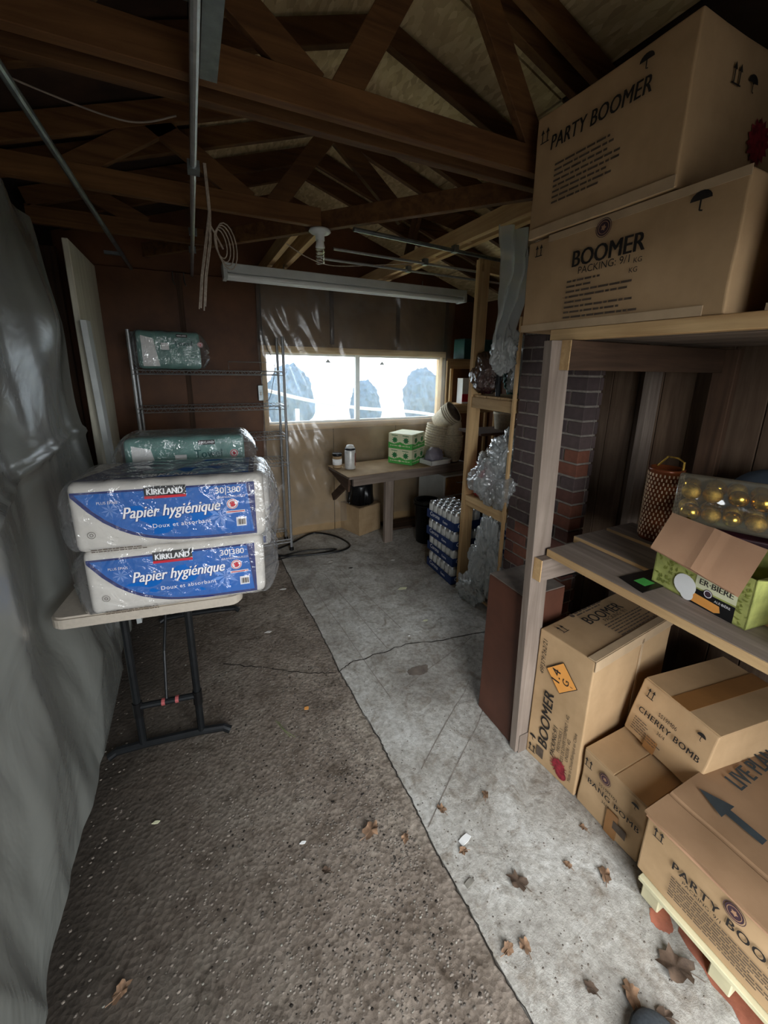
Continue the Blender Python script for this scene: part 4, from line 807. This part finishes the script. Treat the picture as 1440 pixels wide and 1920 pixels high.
for k in range(8): z = k*.02; MB().lathe([(.07, z), (.092, z+.11), (.1, z+.112), (.1, z+.126), (.09, z+.126), (.068, z+.01), (0, z+.008)], 20).build('fibre_pot', 'fibre', p6, True, False)
MB().lathe([(.088, .27), (.09, .28), (.075, .4), (.06, .42), (0, .425)], 20).build('fibre_pot', 'fibre', p6, True, False, label='upside down fibre pot on top')
tr = thing('white_tray', 'white plastic seed tray on the workbench in front of the pots', 'tray', (2.14, 3.38, .772), (0, 0, R(10)))
MB().box(-.13, .13, -.09, -.084, 0, .045).box(-.13, .13, .084, .09, 0, .045).box(-.13, -.124, -.09, .09, 0, .045).box(.124, .13, -.09, .09, 0, .045).box(-.13, .13, -.09, .09, 0, .004).build('tray_body', 'white_plastic', tr, world=False); MB().box(-.138, .138, -.098, -.085, .042, .048, .002).build('rim', 'white_plastic', tr, world=False)
t = crumple('clear_bag', 'lilac tinted clear bag in the white seed tray', 'bag', (2.12, 3.38, .85), (.09, .07, .075), 'film_bag_purple', 3, .3, 'bag_film', 4); t.location.z = .777
# under bench
c1 = carton('cardboard_box', 'brown cardboard box on the floor under the workbench', 1.42, 3.62, .005, .30, .36, .30, (0, 0, R(20)), 'cardboard_old', seed=21, grp='cardboard cartons'); 
bg_ = thing('black_bucket', 'black bucket lined with a bin bag standing on the brown box', 'bucket', (1.49, 3.78, .306))
MB().lathe([(.10, 0), (.12, .24), (.112, .24), (.095, .01), (0, .01)], 22).build('bucket', 'black_plastic', bg_, True, False)
b = MB().lathe([(.118, .12), (.135, .05), (.14, .02), (.125, .2), (.118, .25), (.1, .23)], 40)
for v in b.b.verts: v.co += nz(v.co, 30, .012, 2)
b.build('bin_liner', 'black_plastic', bg_, True, False)
bn = thing('waste_bin', 'round black bin on the floor behind the can cases', 'bin', (2.0, 3.27, .005))
MB().lathe([(.10, 0), (.125, .41), (.135, .41), (.135, .43), (.115, .43), (.1, .02), (0, .015)], 26).build('bin_body', 'black_plastic', bn, True, False); MB().lathe([(.128, .385), (.137, .39), (.128, .4)], 26).build('rim', 'black_plastic', bn, True, False)
cbn = thing('drawer_cabinet', 'white cabinet with brown wooden drawers under the workbench', 'cabinet', (2.42, 3.5, .005), (0, 0, R(4)))
MB().box(-.24, .22, -.2, .25, 0, .645, .004).build('cabinet_body', 'white_enamel', cbn, world=False)
for k in range(3):
    z = .44-k*.205
    d_ = MB().box(-.225, .205, -.216, -.201, z, z+.19, .004).build('drawer', 'drawer_wood', cbn, world=False); MB().tube([(-.09, -.216, z+.13), (-.09, -.236, z+.13), (.07, -.236, z+.13), (.07, -.216, z+.13)], .005).build('handle', 'steel', d_, world=False)
tag(MB().box(1.75, 2.3, 3.62, 3.85, .005, .03, .002).build('floor_board', 'darkwood_x'), 'dark board lying on the floor under the workbench', 'board')
# ------------------------------------------------------------------ cans in blue trays
def case_(loc, rz_, label, grp, txt=True):
    t = thing('can_case', label, 'case of cans', loc, (0, 0, rz_), grp); W_, D_ = .27, .40
    b = MB().box(0, W_, 0, .003, 0, .07).box(0, W_, D_-.003, D_, 0, .07).box(0, .003, 0, D_, 0, .07).box(W_-.003, W_, 0, D_, 0, .07).box(0, W_, 0, D_, 0, .003); b.build('tray', 'can_navy', t, world=False)
    global canmesh
    if 'canmesh' not in globals():
        b = MB().lathe([(.022, .003), (.031, .012), (.031, .128), (.026, .142), (.026, .147), (.023, .147), (.022, .143), (0, .143)], 12); canmesh = bpy.data.meshes.new('can'); b.b.to_mesh(canmesh); b.b.free(); canmesh.shade_smooth(); canmesh.materials.append(MATS['can_silver'])
        b = MB().lathe([(.0315, .03), (.0315, .125)], 12); global canlabel; canlabel = bpy.data.meshes.new('can_print'); b.b.to_mesh(canlabel); b.b.free(); canlabel.materials.append(MATS['can_white'])
    for i in range(4):
        for j in range(6):
            o = bpy.data.objects.new('can', canmesh); C.objects.link(o); o.parent = t; o.location = (.036+i*.066, .036+j*.0655, .001)
            if i == 0 or j == 0: q = bpy.data.objects.new('can_print', canlabel); C.objects.link(q); q.parent = o
    Print((0, D_, 0), (0, -1, 0), (0, 0, 1), .001).text('Corona', .05, .03, .05, .0006, .2, sx=.9).text('Extra', .24, .025, .03, .001).build('printed_text', 'print_white', t)
    Print((0, 0, 0), (1, 0, 0), (0, 0, 1), .001).text('Corona', .03, .03, .045, .0006, .2, sx=.8).build('printed_text', 'print_white', t)
    return t
GC = 'cases of cans by the far shelf post'
for k, nm in enumerate(('bottom case of cans on the floor beside the far wooden post', 'second case of cans up from the floor beside the far wooden post', 'third case of cans up, beside the far wooden post', 'topmost case of cans beside the far post')):
    case_((1.735+.012*(k % 2), 2.425+.01*(k % 2), .006+k*.1495), R(-2+k*1.2), nm, GC)
for k, nm in enumerate(('bottom case of cans inside the far shelf behind the plastic bag', 'second case of cans inside the far shelf behind the plastic bag', 'third case of cans inside the far shelf behind the plastic bag', 'top case of cans inside the far shelf just below its board')):
    case_((1.95, 1.99, .05+k*.1495), 0, nm, 'cases of cans inside the far shelf')
# ------------------------------------------------------------------ far shelf unit
fs = thing('wooden_shelf_unit', 'tall pine stud shelf unit beside the chimney holding bags and cases', 'shelving', (1.8, 2.2, 0))
def fw_(name, mat, *a): MB().box(*a, .002).build(name, mat, fs)
fw_('post', 'pine_z', 1.785, 1.874, 2.385, 2.423, 0, 2.40); fw_('post', 'pine_z', 1.775, 1.795, 1.935, 1.955, 0, 2.0)
fw_('post', 'pine_z', 2.5, 2.54, 2.385, 2.423, 0, 2.40); fw_('post', 'pine_z', 1.84, 1.90, 2.44, 2.47, 1.0, 1.43)
for z in (.02, .70, 1.43):
    fw_('rail', 'pine_y', 1.79, 1.828, 1.956, 2.384, z, z+(.02 if z < .1 else .075))
for z in (.03, .76, 1.505):
    for k in range(3): fw_('shelf_board', 'pine_x' if z > .7 else 'greywood_x', 1.80, 2.6, 1.96+k*.14, 1.96+k*.14+.135, z-.0, z+.016)
fw_('shelf_board', 'darkwood_x', 1.95, 2.75, 2.45, 2.75, 1.20, 1.22)
# back shelf on the far wall
bs = thing('corner_shelf_unit', 'pine shelf unit on the far wall right of the window', 'shelving', (2.45, 3.6, 0))
def bsb(name, mat, *a): MB().box(*a, .002).build(name, mat, bs)
for x, y in ((2.31, 3.50), (2.95, 3.50), (2.46, 3.66), (2.95, 3.66)): bsb('post', 'pine_z', x, x+.03, y, y+.03, 0, 1.77)
for z in (1.32, 1.77): MB().poly([(2.29, 3.49, z), (2.99, 3.49, z), (2.99, 3.70, z), (2.45, 3.70, z)], .02).build('shelf_board', 'pine_x', bs); bsb('rail', 'pine_x', 2.343, 2.948, 3.50, 3.53, z-.075, z)
t = thing('salt_box', 'white and red box on the wall shelf beside the window', 'box', (2.58, 3.57, 1.341)); MB().box(-.06, .1, -.05, .05, 0, .26, .003).build('box_body', 'paper', t, world=False); MB().box(-.061, .101, -.052, -.0505, .02, .1).build('red_band', 'print_red', t, world=False)
t = thing('clay_pot', 'beige round pot on the dark board behind the far shelf', 'pot', (2.28, 2.6, 1.221)); MB().lathe([(.06, 0), (.075, .12), (.08, .12), (.08, .14), (.07, .14), (.06, .01), (0, .01)], 22).build('pot_body', 'fibre', t, True, False); MB().lathe([(.0, .135), (.068, .135)], 20).build('soil', 'soil', t, world=False)
t = thing('white_bowl', 'shallow white bowl beside the beige pot behind the far shelf', 'bowl', (2.55, 2.58, 1.221)); MB().lathe([(.05, 0), (.1, .06), (.105, .065), (.095, .065), (.04, .01), (0, .01)], 24).build('bowl_body', 'white_plastic', t, True, False); MB().lathe([(.1, .062), (.108, .066), (.1, .07)], 24).build('rim', 'white_plastic', t, True, False)
t = thing('red_package', 'red package peeking out beside the far shelf post', 'package', (1.9, 2.3, .777)); MB().box(-.06, .1, -.03, .05, 0, .25, .01).build('wrapper', 'print_red', t, world=False); MB().box(-.062, .0, -.032, .02, .05, .15).build('label', 'paper', t, world=False)
t = carton('cardboard_box', 'brown box behind the clear bags on the far shelf', 1.98, 2.12, .777, .35, .25, .33, (0, 0, 0), 'cardboard_old', seed=31)
# bags
GB = 'plastic bags in the far shelf'
crumple('brown_bag', 'brown translucent bag of dark bulbs on the upper far shelf', 'bag', (1.86, 2.33, 1.66), (.085, .115, .13), 'film_brown', 2, .3, 'bag_film', 5, GB)
t = crumple('bulb_cluster', 'dark bulbs inside the brown translucent bag', 'bulbs', (1.86, 2.33, 1.60), (.055, .085, .07), 'maroon', 6, .3, 'bulb', 4)
crumple('clear_bag', 'big crumpled clear plastic bag on the middle far shelf', 'bag', (1.83, 2.11, .96), (.10, .17, .185), 'film_bag', 11, .5, 'bag_film', 6, GB)
crumple('clear_bag', 'upper bunch of clear plastic bag beside the chimney', 'bag', (1.87, 2.03, 1.17), (.10, .10, .13), 'film_bag', 14, .6, 'bag_film', 5, GB)
t = crumple('clear_bag', 'clear plastic bag spilling from the lowest far shelf to the floor', 'bag', (1.80, 2.10, .36), (.06, .13, .26), 'film_bag', 17, .55, 'bag_film', 6, GB)
t = crumple('clear_bag', 'trailing end of clear plastic on the floor at the far post', 'bag', (1.745, 2.2, .10), (.05, .12, .09), 'film_bag', 19, .5, 'bag_film', 5, GB); t.location.z = .006
crumple('clear_bag', 'clear bag hanging on the upper far shelf by the chimney', 'bag', (1.93, 2.05, 1.72), (.08, .10, .17), 'film_bag', 23, .5, 'bag_film', 5, GB)
crumple('brown_bag', 'brown sack at the chimney end of the upper far shelf', 'bag', (2.02, 2.05, 1.63), (.12, .10, .11), 'film_brown', 25, .25, 'bag_film', 5, GB)
t = crumple('teal_bundle', 'teal wrapped bundle high behind the far shelf post', 'bundle', (2.15, 2.28, 1.80), (.16, .12, .20), 'teal', 27, .3, 'wrapper', 5); t.location.z = 1.522; 
tag(MB().tube([(1.85, 2.18, 1.522), (1.84, 2.18, 2.05)], .017, 12).build('black_pole', 'black_metal'), 'short black pole standing on the upper far shelf', 'pole')
t = carton('cardboard_box', 'plain box on top of the wall shelf unit', 2.5, 3.50, 1.791, .35, .19, .2, (0, 0, 0), 'teal_dark', seed=33, grp='cardboard cartons')
def hangf(u, v):
    z = 2.40-v*.60; wd = .20*(1-.35*v); x = 1.555+(-.5+u)*wd+.03*math.sin(v*5); y = 1.80+.025*math.sin(u*14+v*5)+.02*noise.noise(Vector((u*6, v*5, 3)))
    return Vector((x, y, z))
t = thing('hanging_plastic', 'long strip of clear plastic hanging from the ceiling beside the top carton', 'plastic sheet', (1.56, 1.8, 1.8))
MB().grid(30, 50, hangf).build('sheet', 'film_milky', t, smooth=True)
b = MB(); bmesh.ops.create_icosphere(b.b, subdivisions=5, radius=1)
for v in b.b.verts: d = v.co.normalized(); k = 1+.5*noise.noise(d*2.2+Vector((4, 4, 0)))+.25*(1-2*abs(noise.noise(d*6))); v.co = Vector((1.565+d.x*.065*k, 1.82+d.y*.05*k, 1.80+d.z*.11*k))
b.build('gathered_end', 'film_milky', t, smooth=True)
# ------------------------------------------------------------------ ceiling fittings
fx = thing('fluorescent_fixture', 'long white two-tube fluorescent strip light hanging before the window wall', 'light', (1.3, 3.3, 2.3), (0, 0, 0))
MB().box(.265, 2.33, 3.27, 3.40, 2.325, 2.385, .004).build('housing', 'white_enamel', fx)
for y in (3.30, 3.375): MB().tube([(.29, y, 2.305), (2.305, y, 2.305)], .019, 12).build('tube', 'tube_white', fx)
for x in (.268, 2.30): MB().box(x, x+.028, 3.265, 3.405, 2.283, 2.345, .003).build('end_cap', 'white_enamel', fx)
for x in (.7, 1.9): MB().tube([(x, 3.34, 2.375), (x, 3.34, 2.43)], .003).build('hook_wire', 'galv', fx)
ls = thing('bulb_socket', 'white ceiling socket with an unlit spiral bulb under the diagonal girder', 'light', (.705, 2.39, 2.42))
MB().lathe([(.0, 0), (.055, 0), (.06, -.012), (.05, -.02), (.025, -.028), (.025, -.055), (0, -.055)], 24, (0, 0, 0)).build('socket', 'white_enamel', ls, True, False)
MB().lathe([(.02, -.05), (.022, -.07), (.026, -.09), (.02, -.092), (0, -.092)], 16).build('bulb_base', 'white_plastic', ls, True, False)
MB().tube([(.02*math.cos(k*.5), .02*math.sin(k*.5), -.092-k*.0014) for k in range(60)], .0055, 6).build('spiral_bulb', 'film_tube', ls, True, False)
def rod(name, label, pts, r, mat, grp=None, cat='pipe', extra=()):
    t = thing(name, label, cat, pts[0], group=grp); MB().tube(pts, r, 10).build('tube', mat, t)
    for nm, bb_, mm in extra: MB().box(*bb_).build(nm, mm, t)
    return t
GP = 'metal conduits below the joists'
rod('conduit_pipe', 'longest metal conduit, nearest, ending by the far shelf post', [(.83, 2.2, 2.39), (2.3, 2.36, 2.39)], .011, 'galv', GP, extra=[('clamp', (1.5, 1.53, 2.26, 2.3, 2.38, 2.42), 'galv')])
rod('conduit_pipe', 'middle thin metal conduit below the joists', [(.85, 2.6, 2.39), (2.5, 2.68, 2.39)], .008, 'steel', GP, extra=[('clamp', (1.5, 1.53, 2.62, 2.66, 2.38, 2.42), 'galv')])
rod('conduit_pipe', 'far thin metal conduit starting beside the bulb', [(.86, 2.86, 2.39), (2.5, 2.9, 2.39)], .008, 'steel', GP, extra=[('clamp', (1.5, 1.53, 2.86, 2.9, 2.38, 2.42), 'galv')])
rod('opener_rail', 'long steel rail of the door opener running down the middle of the ceiling', [(.07, .4, 2.385), (.08, 3.88, 2.385)], .011, 'steel', None, 'rail', extra=[('angle_bracket', (.085, .125, .7, 1.30, 2.385, 2.41), 'galv'), ('angle_bracket', (-.02, .11, 1.06, 1.10, 2.405, 2.412), 'galv'), ('coupling', (.055, .095, 1.80, 1.86, 2.37, 2.40), 'galv'), ('bracket', (.06, .1, 2.7, 2.73, 2.385, 2.42), 'galv'), ('bracket', (.06, .1, 3.1, 3.13, 2.385, 2.42), 'galv')])
rod('door_track', 'galvanised door track running along the left edge of the ceiling', [(-.36, .4, 2.39), (-.337, 3.87, 2.39)], .012, 'galv', None, 'track', extra=[('hanger', (-.45, -.34, 3.5, 3.53, 2.40, 2.42), 'galv'), ('hanger', (-.36, -.34, 1.4, 1.43, 2.385, 2.42), 'galv')])
# rope and wires
rp = thing('rope_bundle', 'pale rope bundle hanging from the trusses near the steel rail', 'rope', (.14, 2.33, 2.42))
rnd = random.Random(3)
for k in range(5):
    ox, oy = rnd.uniform(-.015, .015), rnd.uniform(-.012, .012)
    MB().tube([(.145+ox*.3, 2.33, 2.60), (.15+ox*.3, 2.33+oy, 2.40), (.135+ox, 2.34+oy, 2.27), (.105+ox, 2.35+oy, 2.12), (.085+ox*1.2, 2.35+oy, 1.97+rnd.uniform(-.015, .02))], .0035, 6).build('rope_strand', 'rope', rp)
for k in range(4):
    r = .05+.012*k; MB().tube([(.19+r*.55*math.cos(a*.35)+k*.01, 2.345+.01*k, 2.27+r*1.2*math.sin(a*.35)-.02*math.cos(a*.35)) for a in range(19)], .003, 6).build('rope_coil', 'rope', rp)
MB().tube([(.14, 2.34, 2.36), (.17, 2.35, 2.31), (.20, 2.35, 2.25)], .004, 6).build('rope_strand', 'rope', rp)
tag(MB().tube(smooth([(-.5, 1.5, 2.42), (-.3, 1.55, 2.39), (-.1, 1.6, 2.385), (.03, 1.58, 2.42)]), .0025, 6).build('pale_cable', 'dusty'), 'thin pale cable sagging below the left end of the trusses', 'cable')
tag(MB().tube(smooth([(.6, 2.75, 2.42), (.75, 2.85, 2.385), (.95, 2.9, 2.365), (1.3, 2.85, 2.40), (1.5, 2.8, 2.42)]), .003, 6).build('lamp_wire', 'rope'), 'thin pale wire sagging between joists behind the bulb', 'wire')
tag(MB().tube(smooth([(.60, 3.87, 2.3), (.60, 3.87, 2.0), (.63, 3.86, 1.85), (.69, 3.86, 1.7), (.66, 3.86, 1.5), (.63, 3.86, 1.4), (.6, 3.87, 1.38)]), .003, 6).build('outlet_wire', 'black_plastic'), 'thin dark wire running down left of the window', 'wire')
sw = thing('switch_box', 'small grey electrical box beside the window edge', 'switch', (.56, 3.88, 1.4)); MB().box(.535, .58, 3.87, 3.908, 1.38, 1.52, .004).build('box', 'galv', sw); MB().box(.55, .565, 3.862, 3.87, 1.43, 1.46).build('toggle', 'white_plastic', sw)
for x, nm in ((-.16, 'left'), (-.08, 'right')): tag(MB().tube(smooth([(x+.1, 3.88, 2.40), (x+.1, 3.87, 2.33), (x+.11, 3.86, 2.30)]), .004, 6).build('wall_hook', 'galv'), nm+' small metal hook high on the plywood wall', 'hook')
# floor hose
tag(MB().tube(smooth([(.60, 3.62, .02), (.75, 3.72, .012), (.95, 3.86, .012), (1.07, 3.84, .012), (1.2, 3.68, .012), (1.25, 3.45, .012), (1.13, 3.36, .012), (.9, 3.38, .012), (.68, 3.44, .012), (.50, 3.52, .012), (.42, 3.46, .012)]), .009, 8).build('black_hose', 'black_plastic', smooth=True), 'black hose looped on the floor between rack and workbench', 'hose')
tag(MB().tube(smooth([(.42, 3.3, .01), (.6, 3.42, .01), (.95, 3.4, .01), (1.1, 3.42, .01), (.8, 3.5, .01), (.5, 3.45, .01)]), .005, 8).build('extension_cord', 'black_plastic', smooth=True), 'thinner black cord lying inside the hose loop', 'cord')
# ------------------------------------------------------------------ leaves and litter
def leaf(x, y, s, a, mat, label, z=.006, maple=True):
    rnd = random.Random(int(x*1000+y*77)); n = 22; b = MB(); ring = []
    c0 = b.b.verts.new((0, 0, .006*s/.04))
    for k in range(n):
        t_ = k*2*math.pi/n; r = s*(.68+.32*abs(math.cos(t_*2.5)))*rnd.uniform(.7, 1.1) if maple else s*(1 if k % 2 else .85)*(.45+.55*abs(math.cos(t_)))
        ring.append(b.b.verts.new((r*math.cos(t_), r*math.sin(t_)*.7, .002+.55*s*abs(math.sin(t_+rnd.uniform(-.3, .3)))*rnd.uniform(.1, 1))))
    for k in range(n): b.b.faces.new((c0, ring[k], ring[(k+1) % n]))
    t = thing('dry_leaf', label, 'leaf', (x, y, z), (0, 0, a), 'dead leaves on the floor'); b.build('blade', mat, t, True, False)
    MB().tube([(0, 0, .005), (-s*.7, 0, .004), (-s*1.25, s*.15, .003)], .0012, 4).build('stem', mat, t, world=False)
LV = [(.935, .977, .022, 1, 'leaf', 'small tan leaf on the concrete near the tall end-standing carton'), (.74, 1.006, .025, 2, 'leaf', 'tan curled leaf just right of the floor seam'), (.458, 1.053, .042, .4, 'leaf', 'large flat tan leaf left of the floor seam, mid floor'),
 (.564, .975, .022, 4, 'leaf', 'reddish leaf fragment on the floor seam'), (.849, .698, .038, 2.2, 'leaf_dark', 'brown lobed leaf in the middle of the pale concrete'), (1.139, .586, .03, .9, 'leaf', 'tan leaf beside the bang carton corner'), (.735, .85, .02, 3, 'leaf', 'pinkish torn leaf close to the white scrap'),
 (.705, .582, .024, .2, 'leaf', 'tan leaf near the bottom, left of its pair'), (.757, .566, .024, 1.6, 'leaf', 'tan upright leaf near the bottom, right of its pair'), (.865, .421, .022, 2, 'leaf_dark', 'small brown leaf near the bottom of the photo'),
 (.957, .365, .036, 1.2, 'leaf', 'tan leaf touching the grey shoe tip'), (1.126, .345, .058, 2.4, 'leaf_dark', 'big curled dark brown leaf by the red paint'), (-.327, .97, .03, .5, 'leaf', 'pinkish leaf at the bottom left by the vapour barrier'), (1.196, .72, .018, 2, 'leaf', 'tiny tan leaf by the bang carton'), (1.044, .66, .018, 2, 'leaf', 'tiny red-brown leaf between the white scrap and cartons'), (1.0, .30, .028, 2.6, 'leaf_dark', 'dark leaf just right of the grey shoe tip'), (.27, 1.0, .02, 2.6, 'leaf_dark', 'small dark leaf on the rough left slab')]
for x, y, s, a, m_, lb in LV: leaf(x, y, s, a, m_, lb)
def scrap(x, y, s, label, mat='paper', a=0):
    b = MB(); b.poly([(x+s*math.cos(a+q)*r, y+s*math.sin(a+q)*r*.6, .007) for q, r in ((0, 1), (.9, .7), (1.8, .9), (3.0, 1.1), (4.1, .6), (5.2, .9))], .002); tag(b.build('litter_scrap', mat), label, 'scrap', 'litter on the floor')
scrap(.217, 1.12, .012, 'tiny white chip on the rough left slab'); scrap(.763, .879, .03, 'white paper scrap on the pale concrete', a=1); scrap(.306, 2.41, .022, 'round pale chip near the fold table foot', 'tissue'); scrap(1.358, 2.534, .04, 'long pale wood chip in front of the can cases', 'cream', .1)
scrap(1.31, 2.1, .02, 'small pale chip right of centre on the new slab', 'cream'); scrap(.975, 3.19, .02, 'tiny chip near the black hose', 'tissue'); scrap(.5, 2.9, .025, 'grey chip beside the floor seam far back', 'tissue'); scrap(-.271, 1.42, .014, 'pale chip below the table foot', 'cream'); scrap(.381, 1.708, .018, 'tan chip in front of the crack', 'label_orange', 2); scrap(1.5, 3.0, .02, 'tiny white chip before the workbench', 'paper'); scrap(1.1, 3.013, .02, 'dark chip on the far slab', 'soil'); scrap(1.13, 2.0, .008, 'white speck beside the long crack')
scrap(.70, .765, .022, 'flat pale pebble on the seam near the brown lobed leaf', 'pebble_pale', 1)
gs = tag(MB().tube([(.225, 1.70, .004), (.24, 1.65, .006), (.27, 1.58, .004)], .0014, 5).tube([(.235, 1.69, .004), (.255, 1.62, .008), (.29, 1.57, .004)], .0014, 5).build('grass_blade', 'grass'), 'dry grass blades on the rough slab', 'grass')
# photographer's shoe tip
so = thing('grey_shoe', 'grey fabric shoe tip at the bottom edge of the photo', 'shoe', (.89, .205, .006), (0, 0, R(-28)))
b = MB(); bmesh.ops.create_icosphere(b.b, subdivisions=4, radius=1)
for v in b.b.verts: d = v.co.normalized(); v.co = Vector((d.x*.08*(1+.12*max(0, d.y)), d.y*.14, max(.012, d.z*.05*(1.1-.3*d.y)+.025)))
b.build('upper', 'shoe', so, True, False); MB().lathe([(0, 0), (.054, 0), (.056, .012), (.05, .018), (0, .018)], 28, T=Matrix.Diagonal((1.56, 2.65, 1, 1))).build('sole', 'black_plastic', so, True, False)
